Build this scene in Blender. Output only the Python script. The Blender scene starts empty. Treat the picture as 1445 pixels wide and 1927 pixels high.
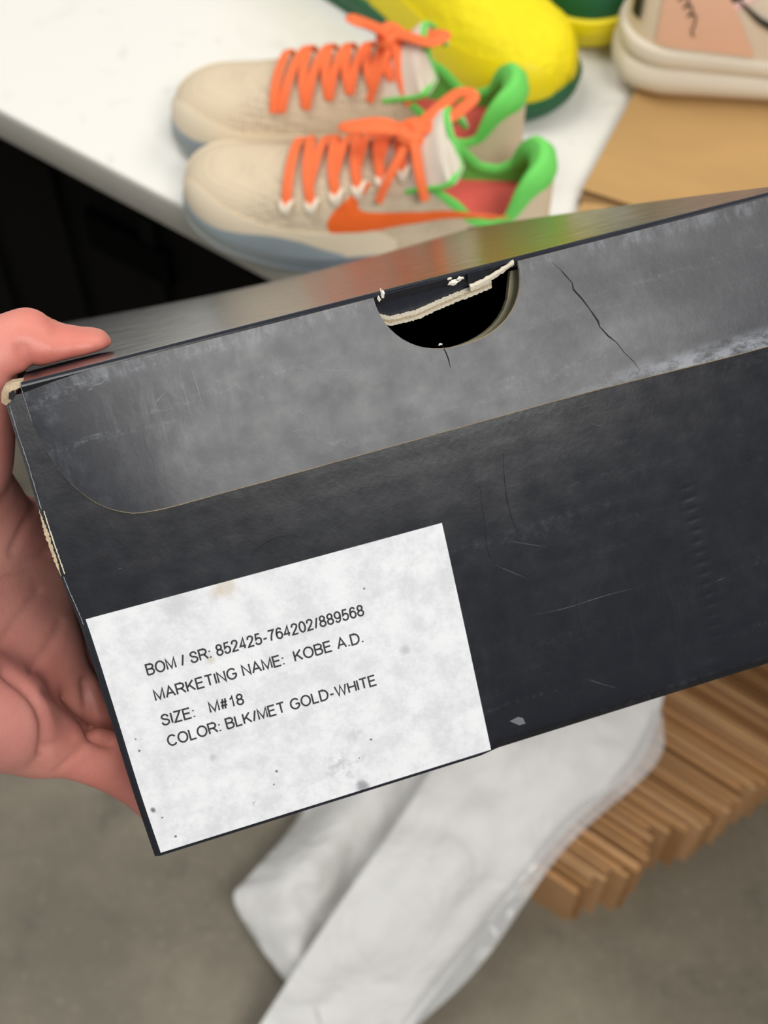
import bpy, bmesh, math, random
import numpy as np
from mathutils import Vector, Matrix, noise as mnoise

random.seed(7)
rng = np.random.default_rng(7)
SC = bpy.context.scene
COL = SC.collection

# ------------------------------------------------------------------ camera
FPX, CX, CY = 2672.0, 722.5, 963.5            # focal length in pixels of a 1445 x 1927 frame
PITCH = math.radians(57.0)
CAM = np.array([0.0, 0.0, 1.52])
FW = np.array([0.0, math.cos(PITCH), -math.sin(PITCH)])
UP = np.array([0.0, math.sin(PITCH), math.cos(PITCH)])
RT = np.array([1.0, 0.0, 0.0])
cd = bpy.data.cameras.new('camera')
cam = bpy.data.objects.new('camera', cd)
COL.objects.link(cam)
cam.location = CAM
cam.rotation_euler = (math.radians(90) - PITCH, 0, 0)
cd.sensor_fit = 'HORIZONTAL'
cd.sensor_width = 36.0
cd.lens = FPX / 1445.0 * 36.0
cd.clip_start = 0.02
cd.dof.use_dof = True
cd.dof.focus_distance = 0.392
cd.dof.aperture_fstop = cd.lens / 3.1
SC.camera = cam

# ------------------------------------------------------------------ world, lamps, exposure
SC.view_settings.view_transform = 'Standard'
SC.view_settings.look = 'None'
SC.view_settings.exposure = 0.0
SC.view_settings.gamma = 1.0
SC.view_settings.use_curve_mapping = False
w = bpy.data.worlds.new('room_light')
SC.world = w
w.use_nodes = True
w.node_tree.nodes['Background'].inputs[0].default_value = (0.95, 0.97, 1.0, 1)
w.node_tree.nodes['Background'].inputs[1].default_value = 0.36


def ceiling_lamp(loc, size, power, color=(1.0, 0.975, 0.935)):
    ld = bpy.data.lights.new('ceiling_panel_light', 'AREA')
    ld.shape = 'RECTANGLE'
    ld.size, ld.size_y = size
    ld.energy = power
    ld.color = color
    o = bpy.data.objects.new('ceiling_panel_light', ld)
    COL.objects.link(o)
    o.location = loc
    return o


ceiling_lamp((0.83, -1.0, 3.0), (1.2, 0.9), 57)
ceiling_lamp((-0.9, 1.0, 3.0), (1.2, 1.2), 26)
ceiling_lamp((1.4, 1.6, 3.0), (1.2, 1.2), 22)


# ------------------------------------------------------------------ helpers
def c2w(v):
    """camera frame (right, down, forward) direction -> world"""
    return RT * v[0] - UP * v[1] + FW * v[2]


def ray(px, py):
    return c2w(((px - CX) / FPX, (py - CY) / FPX, 1.0))


def at(px, py, z):
    d = ray(px, py)
    return CAM + d * ((z - CAM[2]) / d[2])


def srgb(r, g=None, b=None):
    if g is None:
        h = r.lstrip('#')
        r, g, b = (int(h[i:i + 2], 16) for i in (0, 2, 4))
    f = lambda c: (c / 255 / 12.92) if c / 255 <= 0.04045 else ((c / 255 + 0.055) / 1.055) ** 2.4
    return (f(r), f(g), f(b), 1.0)


class NT:
    """small node-tree builder"""
    def __init__(self, name):
        self.m = bpy.data.materials.new(name)
        self.m.use_nodes = True
        self.t = self.m.node_tree
        self.b = self.t.nodes['Principled BSDF']
        self._co = None

    def n(self, typ, **kw):
        nd = self.t.nodes.new(typ)
        for k, v in kw.items():
            if k.startswith('i_'):
                key = k[2:]
                nd.inputs[int(key) if key.isdigit() else key].default_value = v
            else:
                setattr(nd, k, v)
        return nd

    def l(self, a, b):
        self.t.links.new(a, b)

    def co(self):
        if self._co is None:
            self._co = self.n('ShaderNodeTexCoord').outputs['Object']
        return self._co

    def val(self, x, nd, i):
        if hasattr(x, 'is_output'):
            self.l(x, nd.inputs[i])
        else:
            nd.inputs[i].default_value = x

    def math(self, op, a, b=0.0, c=None, clamp=False):
        nd = self.n('ShaderNodeMath', operation=op, use_clamp=clamp)
        self.val(a, nd, 0)
        self.val(b, nd, 1)
        if c is not None:
            self.val(c, nd, 2)
        return nd.outputs[0]

    def noise(self, scale, detail=4.0, rough=0.55, vec=None, stretch=None, dist=0.0):
        nd = self.n('ShaderNodeTexNoise')
        nd.inputs['Scale'].default_value = scale
        nd.inputs['Detail'].default_value = detail
        nd.inputs['Roughness'].default_value = rough
        nd.inputs['Distortion'].default_value = dist
        v = vec or self.co()
        if stretch:
            mp = self.n('ShaderNodeMapping')
            mp.inputs['Scale'].default_value = stretch
            self.l(v, mp.inputs[0])
            v = mp.outputs[0]
        self.l(v, nd.inputs['Vector'])
        return nd.outputs['Fac']

    def ramp(self, f, a, b, smooth=True):
        nd = self.n('ShaderNodeMapRange', interpolation_type='SMOOTHSTEP' if smooth else 'LINEAR')
        self.l(f, nd.inputs[0])
        nd.inputs[1].default_value = a
        nd.inputs[2].default_value = b
        return nd.outputs[0]

    def mix(self, f, a, b):
        nd = self.n('ShaderNodeMix', data_type='RGBA')
        self.val(f, nd, 0)
        self.val(a, nd, 6)
        self.val(b, nd, 7)
        return nd.outputs[2]

    def xyz(self):
        s = self.n('ShaderNodeSeparateXYZ')
        self.l(self.co(), s.inputs[0])
        return s.outputs

    def color(self, c):
        self.val(c, self.b, 'Base Color')

    def set(self, **kw):
        for k, v in kw.items():
            self.val(v, self.b, k.replace('_', ' '))

    def bump(self, h, strength=0.3, dist=0.001):
        nd = self.n('ShaderNodeBump')
        nd.inputs['Strength'].default_value = strength
        nd.inputs['Distance'].default_value = dist
        self.l(h, nd.inputs['Height'])
        self.l(nd.outputs[0], self.b.inputs['Normal'])


def simple(name, col, rough=0.6, var=0.08, vscale=60.0, bump=0.0, bscale=400.0, bdist=0.0005, **kw):
    m = NT(name)
    c = srgb(col) if isinstance(col, str) else col
    f = m.noise(vscale)
    m.color(m.mix(f, tuple(x * (1 - var) for x in c[:3]) + (1,), tuple(min(1, x * (1 + var)) for x in c[:3]) + (1,)))
    m.set(Roughness=rough, **kw)
    if bump:
        m.bump(m.noise(bscale, 3), bump, bdist)
    return m.m


class MB:
    def __init__(self):
        self.v, self.f, self.mi = [], [], []

    def add(self, verts, faces, mi=0):
        o = len(self.v)
        self.v += [tuple(map(float, p)) for p in verts]
        self.f += [tuple(i + o for i in f) for f in faces]
        self.mi += [mi] * len(faces)

    def grid(self, P, mi=0, flip=False, closed=False):
        """P: list of rows of points"""
        n, k = len(P), len(P[0])
        fs = []
        for i in range(n - 1):
            for j in range(k if closed else k - 1):
                a, b = i * k + j, i * k + (j + 1) % k
                q = (a, b, b + k, a + k)
                fs.append(q[::-1] if flip else q)
        self.add([p for r in P for p in r], fs, mi)

    def box(self, lo, hi, mi=0, M=None):
        x0, y0, z0 = lo
        x1, y1, z1 = hi
        vs = [(x0, y0, z0), (x1, y0, z0), (x1, y1, z0), (x0, y1, z0), (x0, y0, z1), (x1, y0, z1), (x1, y1, z1), (x0, y1, z1)]
        if M is not None:
            vs = [tuple(M @ Vector(p)) for p in vs]
        self.add(vs, [(0, 3, 2, 1), (4, 5, 6, 7), (0, 1, 5, 4), (1, 2, 6, 5), (2, 3, 7, 6), (3, 0, 4, 7)], mi)

    def plate(self, front, off, mi=0, edge_mi=0):
        """front: rows of points; back = front + off; a closed solid"""
        off = np.array(off, float)
        F = [[np.array(p, float) for p in r] for r in front]
        B = [[p + off for p in r] for r in F]
        self.grid(F, mi)
        self.grid(B, mi, flip=True)
        loop = F[0] + [r[-1] for r in F[1:]] + F[-1][-2::-1] + [r[0] for r in F[-2:0:-1]]
        n = len(loop)
        self.add(loop + [p + off for p in loop], [(i, i + n, (i + 1) % n + n, (i + 1) % n) for i in range(n)], edge_mi)

    def tube(self, pts, r, k=8, mi=0, caps=True, flat=1.0, up=(0, 0, 1)):
        pts = [np.array(p, float) for p in pts]
        n = len(pts)
        rr = r if hasattr(r, '__len__') else [r] * n
        rows = []
        for i, p in enumerate(pts):
            t = pts[min(i + 1, n - 1)] - pts[max(i - 1, 0)]
            t /= np.linalg.norm(t) + 1e-12
            u = np.array(up, float) if not callable(up) else np.array(up(i), float)
            a = np.cross(t, u)
            if np.linalg.norm(a) < 1e-6:
                a = np.cross(t, (1, 0, 0.3))
            a /= np.linalg.norm(a)
            b = np.cross(a, t)
            rows.append([p + (a * math.cos(2 * math.pi * j / k) + b * math.sin(2 * math.pi * j / k) * flat) * rr[i] for j in range(k)])
        self.grid(rows, mi, closed=True)
        if caps:
            self.add(rows[0], [tuple(range(k))], mi)
            self.add(rows[-1], [tuple(range(k))[::-1]], mi)

    def build(self, name, mats, parent=None, smooth=True, weld=True):
        me = bpy.data.meshes.new(name)
        me.from_pydata(self.v, [], self.f)
        mats = mats if isinstance(mats, (list, tuple)) else [mats]
        for m in mats:
            me.materials.append(m)
        me.polygons.foreach_set('material_index', self.mi)
        bm = bmesh.new()
        bm.from_mesh(me)
        if weld:
            bmesh.ops.remove_doubles(bm, verts=bm.verts, dist=2e-6)
        bmesh.ops.recalc_face_normals(bm, faces=bm.faces)
        bm.to_mesh(me)
        bm.free()
        if smooth:
            me.polygons.foreach_set('use_smooth', [True] * len(me.polygons))
            try:
                me.set_sharp_from_angle(angle=math.radians(40))
            except Exception:
                pass
        o = bpy.data.objects.new(name, me)
        COL.objects.link(o)
        if parent is not None:
            o.parent = parent
        return o


def tag(o, label=None, cat=None, group=None, kind=None):
    for k, v in (('label', label), ('category', cat), ('group', group), ('kind', kind)):
        if v:
            o[k] = v
    return o


def empty(name, M, label, cat, group=None):
    o = bpy.data.objects.new(name, None)
    COL.objects.link(o)
    o.empty_display_size = 0.05
    o.matrix_world = M
    return tag(o, label, cat, group)


def pchip(tab):
    xs = np.array([a for a, _ in tab], float)
    ys = np.array([b for _, b in tab], float)
    h = np.diff(xs)
    d = np.diff(ys) / h
    m = np.zeros_like(ys)
    m[0], m[-1] = d[0], d[-1]
    for i in range(1, len(xs) - 1):
        if d[i - 1] * d[i] > 0:
            w1, w2 = 2 * h[i] + h[i - 1], h[i] + 2 * h[i - 1]
            m[i] = (w1 + w2) / (w1 / d[i - 1] + w2 / d[i])

    def f(x):
        x = min(max(x, xs[0]), xs[-1])
        i = min(int(np.searchsorted(xs, x, side='right')) - 1, len(h) - 1)
        t = (x - xs[i]) / h[i]
        return ((1 + 2 * t) * (1 - t) ** 2 * ys[i] + t * (1 - t) ** 2 * h[i] * m[i] + t * t * (3 - 2 * t) * ys[i + 1] + t * t * (t - 1) * h[i] * m[i + 1])
    return f


def spline(pts, n):
    """Catmull-Rom through pts"""
    P = [np.array(p, float) for p in pts]
    P = [2 * P[0] - P[1]] + P + [2 * P[-1] - P[-2]]
    out = []
    segs = len(P) - 3
    for k in range(n):
        u = k / (n - 1) * segs
        i = min(int(u), segs - 1)
        t = u - i
        a, b, c, d = P[i:i + 4]
        out.append(0.5 * (2 * b + (c - a) * t + (2 * a - 5 * b + 4 * c - d) * t * t + (3 * b - a - 3 * c + d) * t ** 3))
    return out


# ------------------------------------------------------------------ pose of the shoe carton (millimetres in the camera frame)
BR = np.array([[0.9503913519637341, 0.22930147597764103, -0.210183517971846],
               [-0.266322183989968, 0.9489602023707538, -0.16895865953324685],
               [0.16071332373938274, 0.2165533824047394, 0.9629516395654081]])
BT = np.array([-96.42527138, -34.38708485, 375.95175841])
BW, BH, BD = 0.230, 0.140, 0.362
_ex, _ey, _ez = c2w(BR[:, 0]), c2w(BR[:, 2]), -c2w(BR[:, 1])
_o = CAM + c2w((BT + BR[:, 1] * BH * 1000) / 1000)
BOXM = Matrix(((_ex[0], _ey[0], _ez[0], _o[0]), (_ex[1], _ey[1], _ez[1], _o[1]), (_ex[2], _ey[2], _ez[2], _o[2]), (0, 0, 0, 1)))
BOXI = np.array(BOXM.inverted())


def inbox(px, py, y=0.0):
    """a pixel on the plane y (metres behind the carton's front) in the carton's own axes"""
    d = BOXI[:3, :3] @ ray(px, py)
    o = BOXI[:3, :3] @ CAM + BOXI[:3, 3]
    return o + d * ((y - o[1]) / d[1])


# ------------------------------------------------------------------ materials
def card_black(name, wear, dents=False, gloss=0.38, spec=0.5, base='#141720', worn_flap=False):
    m = NT(name)
    x, y, z = m.xyz()
    c = srgb(base)
    rub = m.ramp(m.noise(34, 9, 0.74, dist=0.4), 0.47, 0.80)
    brush = m.math('MULTIPLY', m.ramp(m.noise(160, 5, 0.7, stretch=(2.2, 1, 0.35)), 0.46, 0.72), m.ramp(m.noise(20, 4, 0.6), 0.48, 0.68))
    lines = m.math('MULTIPLY', m.ramp(m.noise(110, 6, 0.6, stretch=(0.10, 1, 1.8)), 0.55, 0.70), m.ramp(m.noise(520, 4, 0.75), 0.44, 0.70))
    k = m.math('ADD', m.math('MULTIPLY', rub, 0.42), m.math('ADD', m.math('MULTIPLY', brush, 0.22), m.math('MULTIPLY', lines, 0.75)))
    if worn_flap:
        left = m.math('ADD', 0.45, m.math('MULTIPLY', m.ramp(x, 0.11, 0.02), 0.75))
        k = m.math('MULTIPLY', k, left)
        low = m.math('MULTIPLY', m.math('MULTIPLY', m.ramp(z, 0.1045, 0.0990), m.ramp(x, 0.125, 0.20)), m.ramp(m.noise(260, 5, 0.75, stretch=(0.6, 1, 1)), 0.36, 0.62))
        top = m.math('MULTIPLY', m.ramp(z, 0.1335, 0.1365), m.ramp(m.noise(180, 5, 0.75, stretch=(1.4, 1, 0.6)), 0.42, 0.68))
        k = m.math('ADD', k, m.math('ADD', m.math('MULTIPLY', low, 1.3), m.math('MULTIPLY', top, 0.5)))
    k = m.math('MULTIPLY', k, wear, clamp=True)
    m.color(m.mix(k, c, srgb('#8a8e96')))
    m.b.inputs['Specular IOR Level'].default_value = spec
    m.set(Roughness=m.math('ADD', m.math('MULTIPLY', m.noise(120, 5), 0.16), gloss - 0.08), IOR=1.52)
    h = m.math('MULTIPLY', m.noise(500, 4, 0.6), 0.25)
    wv = m.n('ShaderNodeTexWave', wave_type='BANDS', bands_direction='Z')
    wv.inputs['Scale'].default_value = 48.0
    wv.inputs['Distortion'].default_value = 0.35
    m.l(m.co(), wv.inputs[0])
    h = m.math('ADD', h, m.math('MULTIPLY', wv.outputs['Fac'], 0.07))
    h = m.math('ADD', h, m.math('MULTIPLY', m.noise(35, 3, 0.5), 1.2))
    if dents:
        g = m.math('EXPONENT', m.math('MULTIPLY', m.math('POWER', m.math('DIVIDE', m.math('SUBTRACT', m.math('ADD', x, m.math('MULTIPLY', z, 0.015)), 0.1775), 0.0022), 2.0), -1.0))
        s = m.math('POWER', m.math('ADD', m.math('MULTIPLY', m.math('SINE', m.math('MULTIPLY', z, 2 * math.pi / 0.0034)), 0.5), 0.5), 2.0)
        win = m.math('MULTIPLY', m.ramp(z, 0.008, 0.016), m.ramp(z, 0.066, 0.060))
        h = m.math('SUBTRACT', h, m.math('MULTIPLY', m.math('MULTIPLY', g, s), m.math('MULTIPLY', win, 0.5)))
    m.bump(h, 0.5, 0.00022)
    return m.m


M_FLAP = card_black('black_card_scuffed', 0.55, gloss=0.40, worn_flap=True)
M_CARD = card_black('black_card', 0.10, dents=True, gloss=0.25, spec=0.42, base='#101219')
M_LID = card_black('black_card_glossy', 0.10, gloss=0.23)
M_RAW = simple('raw_card_edge', '#b3a184', 0.9, 0.35, 900, 0.6, 1500, 0.0004)
M_RAWL = simple('raw_card_pale', '#c9c0ac', 0.9, 0.2, 900, 0.6, 1500, 0.0004)
M_INNER = simple('card_inside', '#3a362e', 0.9, 0.2, 80)
M_RIM = simple('card_cut_rim', '#b5ae8e', 0.9, 0.15, 300)
M_INK = simple('black_ink', '#1c1d22', 0.6, 0.5, 2500)
M_SCR = simple('scratch_pale', '#7f8084', 0.8, 0.3, 900)
M_SCR2 = simple('scratch_grey', '#4c4d52', 0.8, 0.3, 900)
M_CRK = simple('crack_dark', '#08080a', 0.8, 0.3, 900)


def label_paper():
    m = NT('label_paper')
    x, y, z = m.xyz()
    base = m.mix(m.ramp(m.noise(95, 9, 0.78), 0.38, 0.66), srgb('#d8d9db'), srgb('#c4c5c8'))
    sm = m.math('MULTIPLY', m.ramp(m.noise(28, 6, 0.6), 0.60, 0.74), m.ramp(m.noise(420, 4, 0.7), 0.42, 0.66))
    c = m.mix(m.math('MULTIPLY', sm, 0.6), base, srgb('#8e9095'))
    vo = m.n('ShaderNodeTexVoronoi', feature='F1')
    vo.inputs['Scale'].default_value = 210.0
    m.l(m.co(), vo.inputs['Vector'])
    sp = m.math('MULTIPLY', m.math('SUBTRACT', 1.0, m.ramp(vo.outputs['Distance'], 0.05, 0.16)), m.ramp(m.noise(60, 4, 0.6), 0.62, 0.66))
    c = m.mix(m.math('MULTIPLY', sp, 0.85), c, srgb('#5d5648'))

    def blot(px, py, r, col, amt, c):
        p = inbox(px, py)
        dx = m.math('SUBTRACT', x, float(p[0]))
        dz = m.math('SUBTRACT', z, float(p[2]))
        d = m.math('SQRT', m.math('ADD', m.math('MULTIPLY', dx, dx), m.math('MULTIPLY', dz, dz)))
        d = m.math('ADD', d, m.math('MULTIPLY', m.math('SUBTRACT', m.noise(350, 4), 0.5), r * 1.2))
        f = m.math('SUBTRACT', 1.0, m.ramp(d, r * 0.2, r))
        return m.mix(m.math('MULTIPLY', f, amt), c, srgb(col))
    c = blot(425, 1103, 0.0042, '#b8a88e', 0.5, c)
    c = blot(405, 1112, 0.0026, '#b8a88e', 0.4, c)
    c = blot(682, 1478, 0.0028, '#77787d', 0.8, c)
    c = blot(395, 1240, 0.0016, '#bdb59f', 0.6, c)
    c = blot(288, 1523, 0.0011, '#4c4c50', 0.9, c)
    c = blot(330, 1135, 0.006, '#b9bbbd', 0.7, c)
    c = blot(760, 1222, 0.0022, '#aeb0b4', 0.8, c)
    c = blot(400, 1425, 0.0016, '#aeb0b4', 0.7, c)
    for (a, b) in ((683, 1105), (255, 1390), (262, 1412), (697, 1390), (305, 1538), (330, 1573), (675, 1425), (520, 1450), (515, 1475)):
        c = blot(a, b, 0.0005, '#5a4f3e', 0.95, c)
    m.color(c)
    m.set(Roughness=0.62)
    m.bump(m.noise(260, 6, 0.65), 0.35, 0.0003)
    return m.m


M_LABEL = label_paper()


def skin():
    m = NT('skin')
    a = m.noise(22, 5, 0.55)
    b = m.noise(420, 4, 0.6)
    c = m.mix(m.ramp(a, 0.35, 0.68), srgb('#c27f76'), srgb('#d09689'))
    c = m.mix(m.math('MULTIPLY', m.ramp(b, 0.5, 0.75), 0.3), c, srgb('#b9705f'))
    at_ = m.n('ShaderNodeAttribute', attribute_name='flush')
    c = m.mix(at_.outputs['Fac'], c, srgb('#d0705f'))
    m.color(c)
    m.set(Roughness=0.48)
    m.b.inputs['Subsurface Weight'].default_value = 0.22
    m.b.inputs['Subsurface Radius'].default_value = (0.006, 0.002, 0.001)
    m.b.inputs['Subsurface Scale'].default_value = 1.0
    vo = m.n('ShaderNodeTexVoronoi', feature='DISTANCE_TO_EDGE')
    vo.inputs['Scale'].default_value = 900.0
    m.l(m.co(), vo.inputs['Vector'])
    m.bump(m.math('ADD', m.math('MULTIPLY', b, 0.7), m.math('MULTIPLY', m.ramp(vo.outputs['Distance'], 0.0, 0.25), 0.5)), 0.16, 0.0002)
    return m.m


def concrete():
    m = NT('concrete')
    a = m.noise(3.2, 8, 0.62)
    b = m.noise(14, 6, 0.6)
    d = m.noise(120, 4, 0.6)
    c = m.mix(m.ramp(a, 0.36, 0.66), srgb('#6f6858'), srgb('#908775'))
    c = m.mix(m.math('MULTIPLY', m.ramp(b, 0.56, 0.72), 0.55), c, srgb('#524e46'))
    c = m.mix(m.math('MULTIPLY', m.ramp(d, 0.55, 0.7), 0.2), c, srgb('#b0aa9e'))
    m.color(c)
    m.set(Roughness=0.55)
    m.bump(d, 0.2, 0.001)
    return m.m


def laminate():
    m = NT('white_laminate')
    a = m.noise(9, 6, 0.6)
    b = m.noise(40, 5, 0.6)
    c = m.mix(m.ramp(a, 0.55, 0.75), srgb('#eae8e1'), srgb('#d9d6ce'))
    c = m.mix(m.math('MULTIPLY', m.ramp(b, 0.6, 0.72), 0.25), c, srgb('#b9b6ad'))
    m.color(c)
    m.set(Roughness=0.42)
    return m.m


def kraft(name, col, var=0.1):
    m = NT(name)
    c = srgb(col)
    f = m.noise(30, 6, 0.6, stretch=(0.4, 1, 2.5))
    g = m.noise(500, 3)
    k = m.math('ADD', m.math('MULTIPLY', f, 0.7), m.math('MULTIPLY', g, 0.3))
    m.color(m.mix(m.ramp(k, 0.3, 0.7), tuple(v * (1 - var) for v in c[:3]) + (1,), tuple(min(1, v * (1 + var)) for v in c[:3]) + (1,)))
    m.set(Roughness=0.85)
    m.bump(g, 0.3, 0.0004)
    return m.m


def knit(name, base, dark, x0, x1, amount=0.85, scale=330.0):
    """woven upper with a zone of open mesh holes between x0 and x1 along the shoe"""
    m = NT(name)
    x, y, z = m.xyz()
    vo = m.n('ShaderNodeTexVoronoi', feature='F1')
    vo.inputs['Scale'].default_value = scale
    vo.inputs['Randomness'].default_value = 0.35
    m.l(m.co(), vo.inputs['Vector'])
    hole = m.math('SUBTRACT', 1.0, m.ramp(vo.outputs['Distance'], 0.28, 0.50))
    zone = m.math('MULTIPLY', m.ramp(x, x0, x0 + 0.03), m.ramp(x, x1, x1 - 0.03))
    zone = m.math('MULTIPLY', zone, m.ramp(m.noise(24, 3), 0.30, 0.62))
    k = m.math('MULTIPLY', m.math('MULTIPLY', hole, zone), amount)
    b = srgb(base)
    cb = m.mix(m.noise(18, 4), tuple(v * 0.9 for v in b[:3]) + (1,), tuple(min(1, v * 1.08) for v in b[:3]) + (1,))
    m.color(m.mix(k, cb, srgb(dark)))
    m.set(Roughness=0.85)
    wv = m.n('ShaderNodeTexWave', wave_type='BANDS', bands_direction='Z')
    wv.inputs['Scale'].default_value = 130.0
    wv.inputs['Distortion'].default_value = 1.0
    m.l(m.co(), wv.inputs[0])
    m.bump(m.math('SUBTRACT', wv.outputs['Fac'], hole), 0.4, 0.0006)
    return m.m


# ------------------------------------------------------------------ setting
TZ = 0.75                                        # table height
floor = MB()
floor.box((-4, -3, -0.05), (4, 5, 0))
tag(floor.build('floor', concrete(), smooth=False), kind='structure')


# ------------------------------------------------------------------ table
def frame_at(p, d, z=None):
    """matrix whose x axis runs along d (horizontal), origin p"""
    a = math.atan2(d[1], d[0])
    return Matrix.Translation((p[0], p[1], p[2] if z is None else z)) @ Matrix.Rotation(a, 4, 'Z')


pa, pb = at(0, 213, TZ), at(510, 481, TZ)
TD = (pb - pa) / np.linalg.norm(pb - pa)
TM = frame_at(pa, TD, 0.0)                       # x along the front edge, y into the table
LAM = laminate()
M_EDGE = simple('table_edge_band', '#a9a69d', 0.5, 0.08, 60)
M_STEEL = simple('grey_steel', '#5c5c5c', 0.4, 0.1, 40, Metallic=0.7)
table = empty('table', TM, 'white laminate table with a grey edge band carrying the sneakers', 'table')
tb = MB()
X0, X1, Y1 = -0.65, 1.75, 0.80
prof = [(0.0, -0.004), (0.0012, -0.0012), (0.004, 0.0)]
tb.box((X0, 0.003, TZ - 0.030), (X1, Y1, TZ))
tb.build('table_top', LAM, table, smooth=False)
eb = MB()
rows = [[(x, 0.003 + yy, TZ + zz) for (yy, zz) in ((0.0, -0.0005), (-0.002, -0.001), (-0.003, -0.003), (-0.003, -0.028), (-0.002, -0.0305), (0.0, -0.031))] for x in np.linspace(X0, X1, 30)]
eb.grid(rows)
eb.build('edge_band', M_EDGE, table)
for (lx, ly) in ((X0 + 0.06, 0.08), (X1 - 0.06, 0.08), (X0 + 0.06, Y1 - 0.08), (X1 - 0.06, Y1 - 0.08)):
    lg = MB()
    lg.tube([(lx, ly, 0.0003), (lx, ly, 0.012), (lx, ly, 0.014), (lx, ly, TZ - 0.031)], [0.022, 0.022, 0.018, 0.018], 12)
    lg.build('leg', M_STEEL, table)

# ------------------------------------------------------------------ made-up black crate, added to fill the dark under the table
CM = TM @ Matrix.Translation((-0.30, 0.10, 0.0003))
M_BLK = simple('filler_shade_black', '#070605', 0.9, 0.25, 14, 0.2, 90, 0.002, Specular_IOR_Level=0.12)  # shade under the table put into the colour: near-black, hardly any specular
M_BLK2 = simple('recess_shade_black', '#030303', 0.9, 0.1, 14, Specular_IOR_Level=0.05)
crate = empty('dark_filler_crate', CM, 'added black crate filling the dark space under the white table', 'crate')
cb = MB()
CW = 0.74
cb.box((0.0, 0.0, 0.0), (CW, 0.012, 0.62))
cb.box((0.0, 0.48, 0.0), (CW, 0.492, 0.62))
cb.box((0.0, 0.012, 0.0), (0.012, 0.48, 0.62))
cb.box((CW - 0.012, 0.012, 0.0), (CW, 0.48, 0.62))
cb.box((0.012, 0.012, 0.0), (CW - 0.012, 0.48, 0.012))
cb.build('body', M_BLK, crate, smooth=False)
rb = MB()
rb.box((-0.012, -0.014, 0.60), (CW + 0.012, -0.0005, 0.63))
rb.box((-0.012, 0.4925, 0.60), (CW + 0.012, 0.505, 0.63))
rb.box((-0.012, -0.0005, 0.60), (-0.0005, 0.4925, 0.63))
rb.box((CW + 0.0005, -0.0005, 0.60), (CW + 0.012, 0.4925, 0.63))
rb.build('rim', M_BLK, crate, smooth=False)
for k in range(6):
    r_ = MB()
    xx = 0.08 + k * 0.125
    r_.box((xx, -0.008, 0.02), (xx + 0.018, -0.0002, 0.58))
    r_.build('rib', M_BLK, crate, smooth=False)
hh = MB()
hh.box((0.26, -0.0105, 0.50), (0.36, -0.0002, 0.545))  # block stands proud of the wall; its deeper black paints a recess's shade
hh.build('handle_shade_block', M_BLK2, crate, smooth=False)

# ------------------------------------------------------------------ shoe carton
box = empty('shoe_box', BOXM, 'black cardboard shoe box held in a hand, with a white printed label', 'shoe box')
TH = 0.0024
NX, NR, ND = 0.1188, 0.0212, 0.0185              # thumb notch: centre, half width, depth


def notch_top(x, rx=NR, dz=ND, cx=NX):
    u = abs(x - cx) / rx
    return 0.0 if u >= 1 else dz * (1 - u ** 2.3) ** (1 / 2.1)


# left outline of the front panel, from the photograph's edge
LEFT = pchip(sorted([(float(inbox(px, py)[2]), float(inbox(px, py)[0])) for px, py in
             ((18, 762), (29, 800), (55, 880), (78, 958), (120, 1085), (159, 1180), (207, 1330), (255, 1485), (298, 1612))]))


def cols(x0, x1, cx=NX, rx=NR, n=26, m=28):
    e = list(x0 + (cx - rx - x0) * (1 - np.cos(np.linspace(0, math.pi, n))) / 2)
    c = list(cx - rx * np.cos(np.linspace(0, math.pi, m)))[1:-1]
    g = list(cx + rx + (x1 - cx - rx) * (1 - np.cos(np.linspace(0, math.pi, n))) / 2)
    return e + c + g


fp = MB()
rows = []
nz = 40
for x in cols(0.0, BW - 0.001, NX + 0.001, NR + 0.0016):
    zt = BH - 0.003 - notch_top(x, NR + 0.0016, ND + 0.0006, NX + 0.001)
    col = []
    for j in range(nz):
        u = j / (nz - 1)
        z = zt * u ** 1.35
        u2 = z
        yb = 0.0
        if z < 0.006:
            yb = 0.0018 * ((0.006 - z) / 0.006) ** 2
            yb *= min(1.0, max(0.0, (x - 0.098) / 0.006))
        xl = LEFT(z)
        xx = xl + (x - 0.0) * (BW - xl) / BW if x < 0.10 else x
        if x < 0.10:
            xx = x + xl * (1 - x / 0.10)
        bow = -0.0016 * math.sin(math.pi * min(max(x / BW, 0), 1)) * math.sin(math.pi * z / BH)
        col.append((xx, yb + bow, z))
    rows.append(col)
fp.plate(rows, (0, TH, 0), 0, 0)
fp.build('front_panel', [M_CARD, M_RIM], box)

# side, back and bottom panels
sp = MB()
rows = []
for y in np.linspace(0.0006, BD, 12):
    rows.append([(LEFT(z) * (1 - 0.75 * min(1, y / 0.05)) - 0.0011 * max(0, 1 - y / 0.004), y, z) for z in np.linspace(0.0, BH - 0.005, 16)])
sp.plate(rows, (TH, 0, 0), 0, 0)
sp.build('side_panel', [M_CARD], box)
sp = MB()
sp.box((BW - TH, TH + 0.002, 0.0), (BW, BD, BH - 0.004))
sp.build('side_panel', [M_CARD], box, smooth=False)
sp = MB()
sp.box((TH, BD - TH, 0.0), (BW - TH, BD, BH - 0.0125))
sp.build('back_panel', [M_CARD], box, smooth=False)
sp = MB()
sp.box((0.0005, 0.004, 0.0), (BW - TH, BD - TH, TH))
sp.build('bottom_panel', [M_CARD], box, smooth=False)
# inner lining of the front wall: pale board seen inside the notch
ip = MB()
rows = []
for x in cols(0.012, BW - 0.012, NX + 0.0006, NR + 0.0004, 14, 26):
    zt = BH - 0.004 - notch_top(x, NR - 0.0002, ND - 0.0016, NX - 0.0012)
    rows.append([(x, 0.0050, z) for z in np.linspace(0.004, zt, 14)])
ip.plate(rows, (0, 0.0022, 0), 0, 0)
ip.build('inner_wall', [M_RIM], box)

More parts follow.
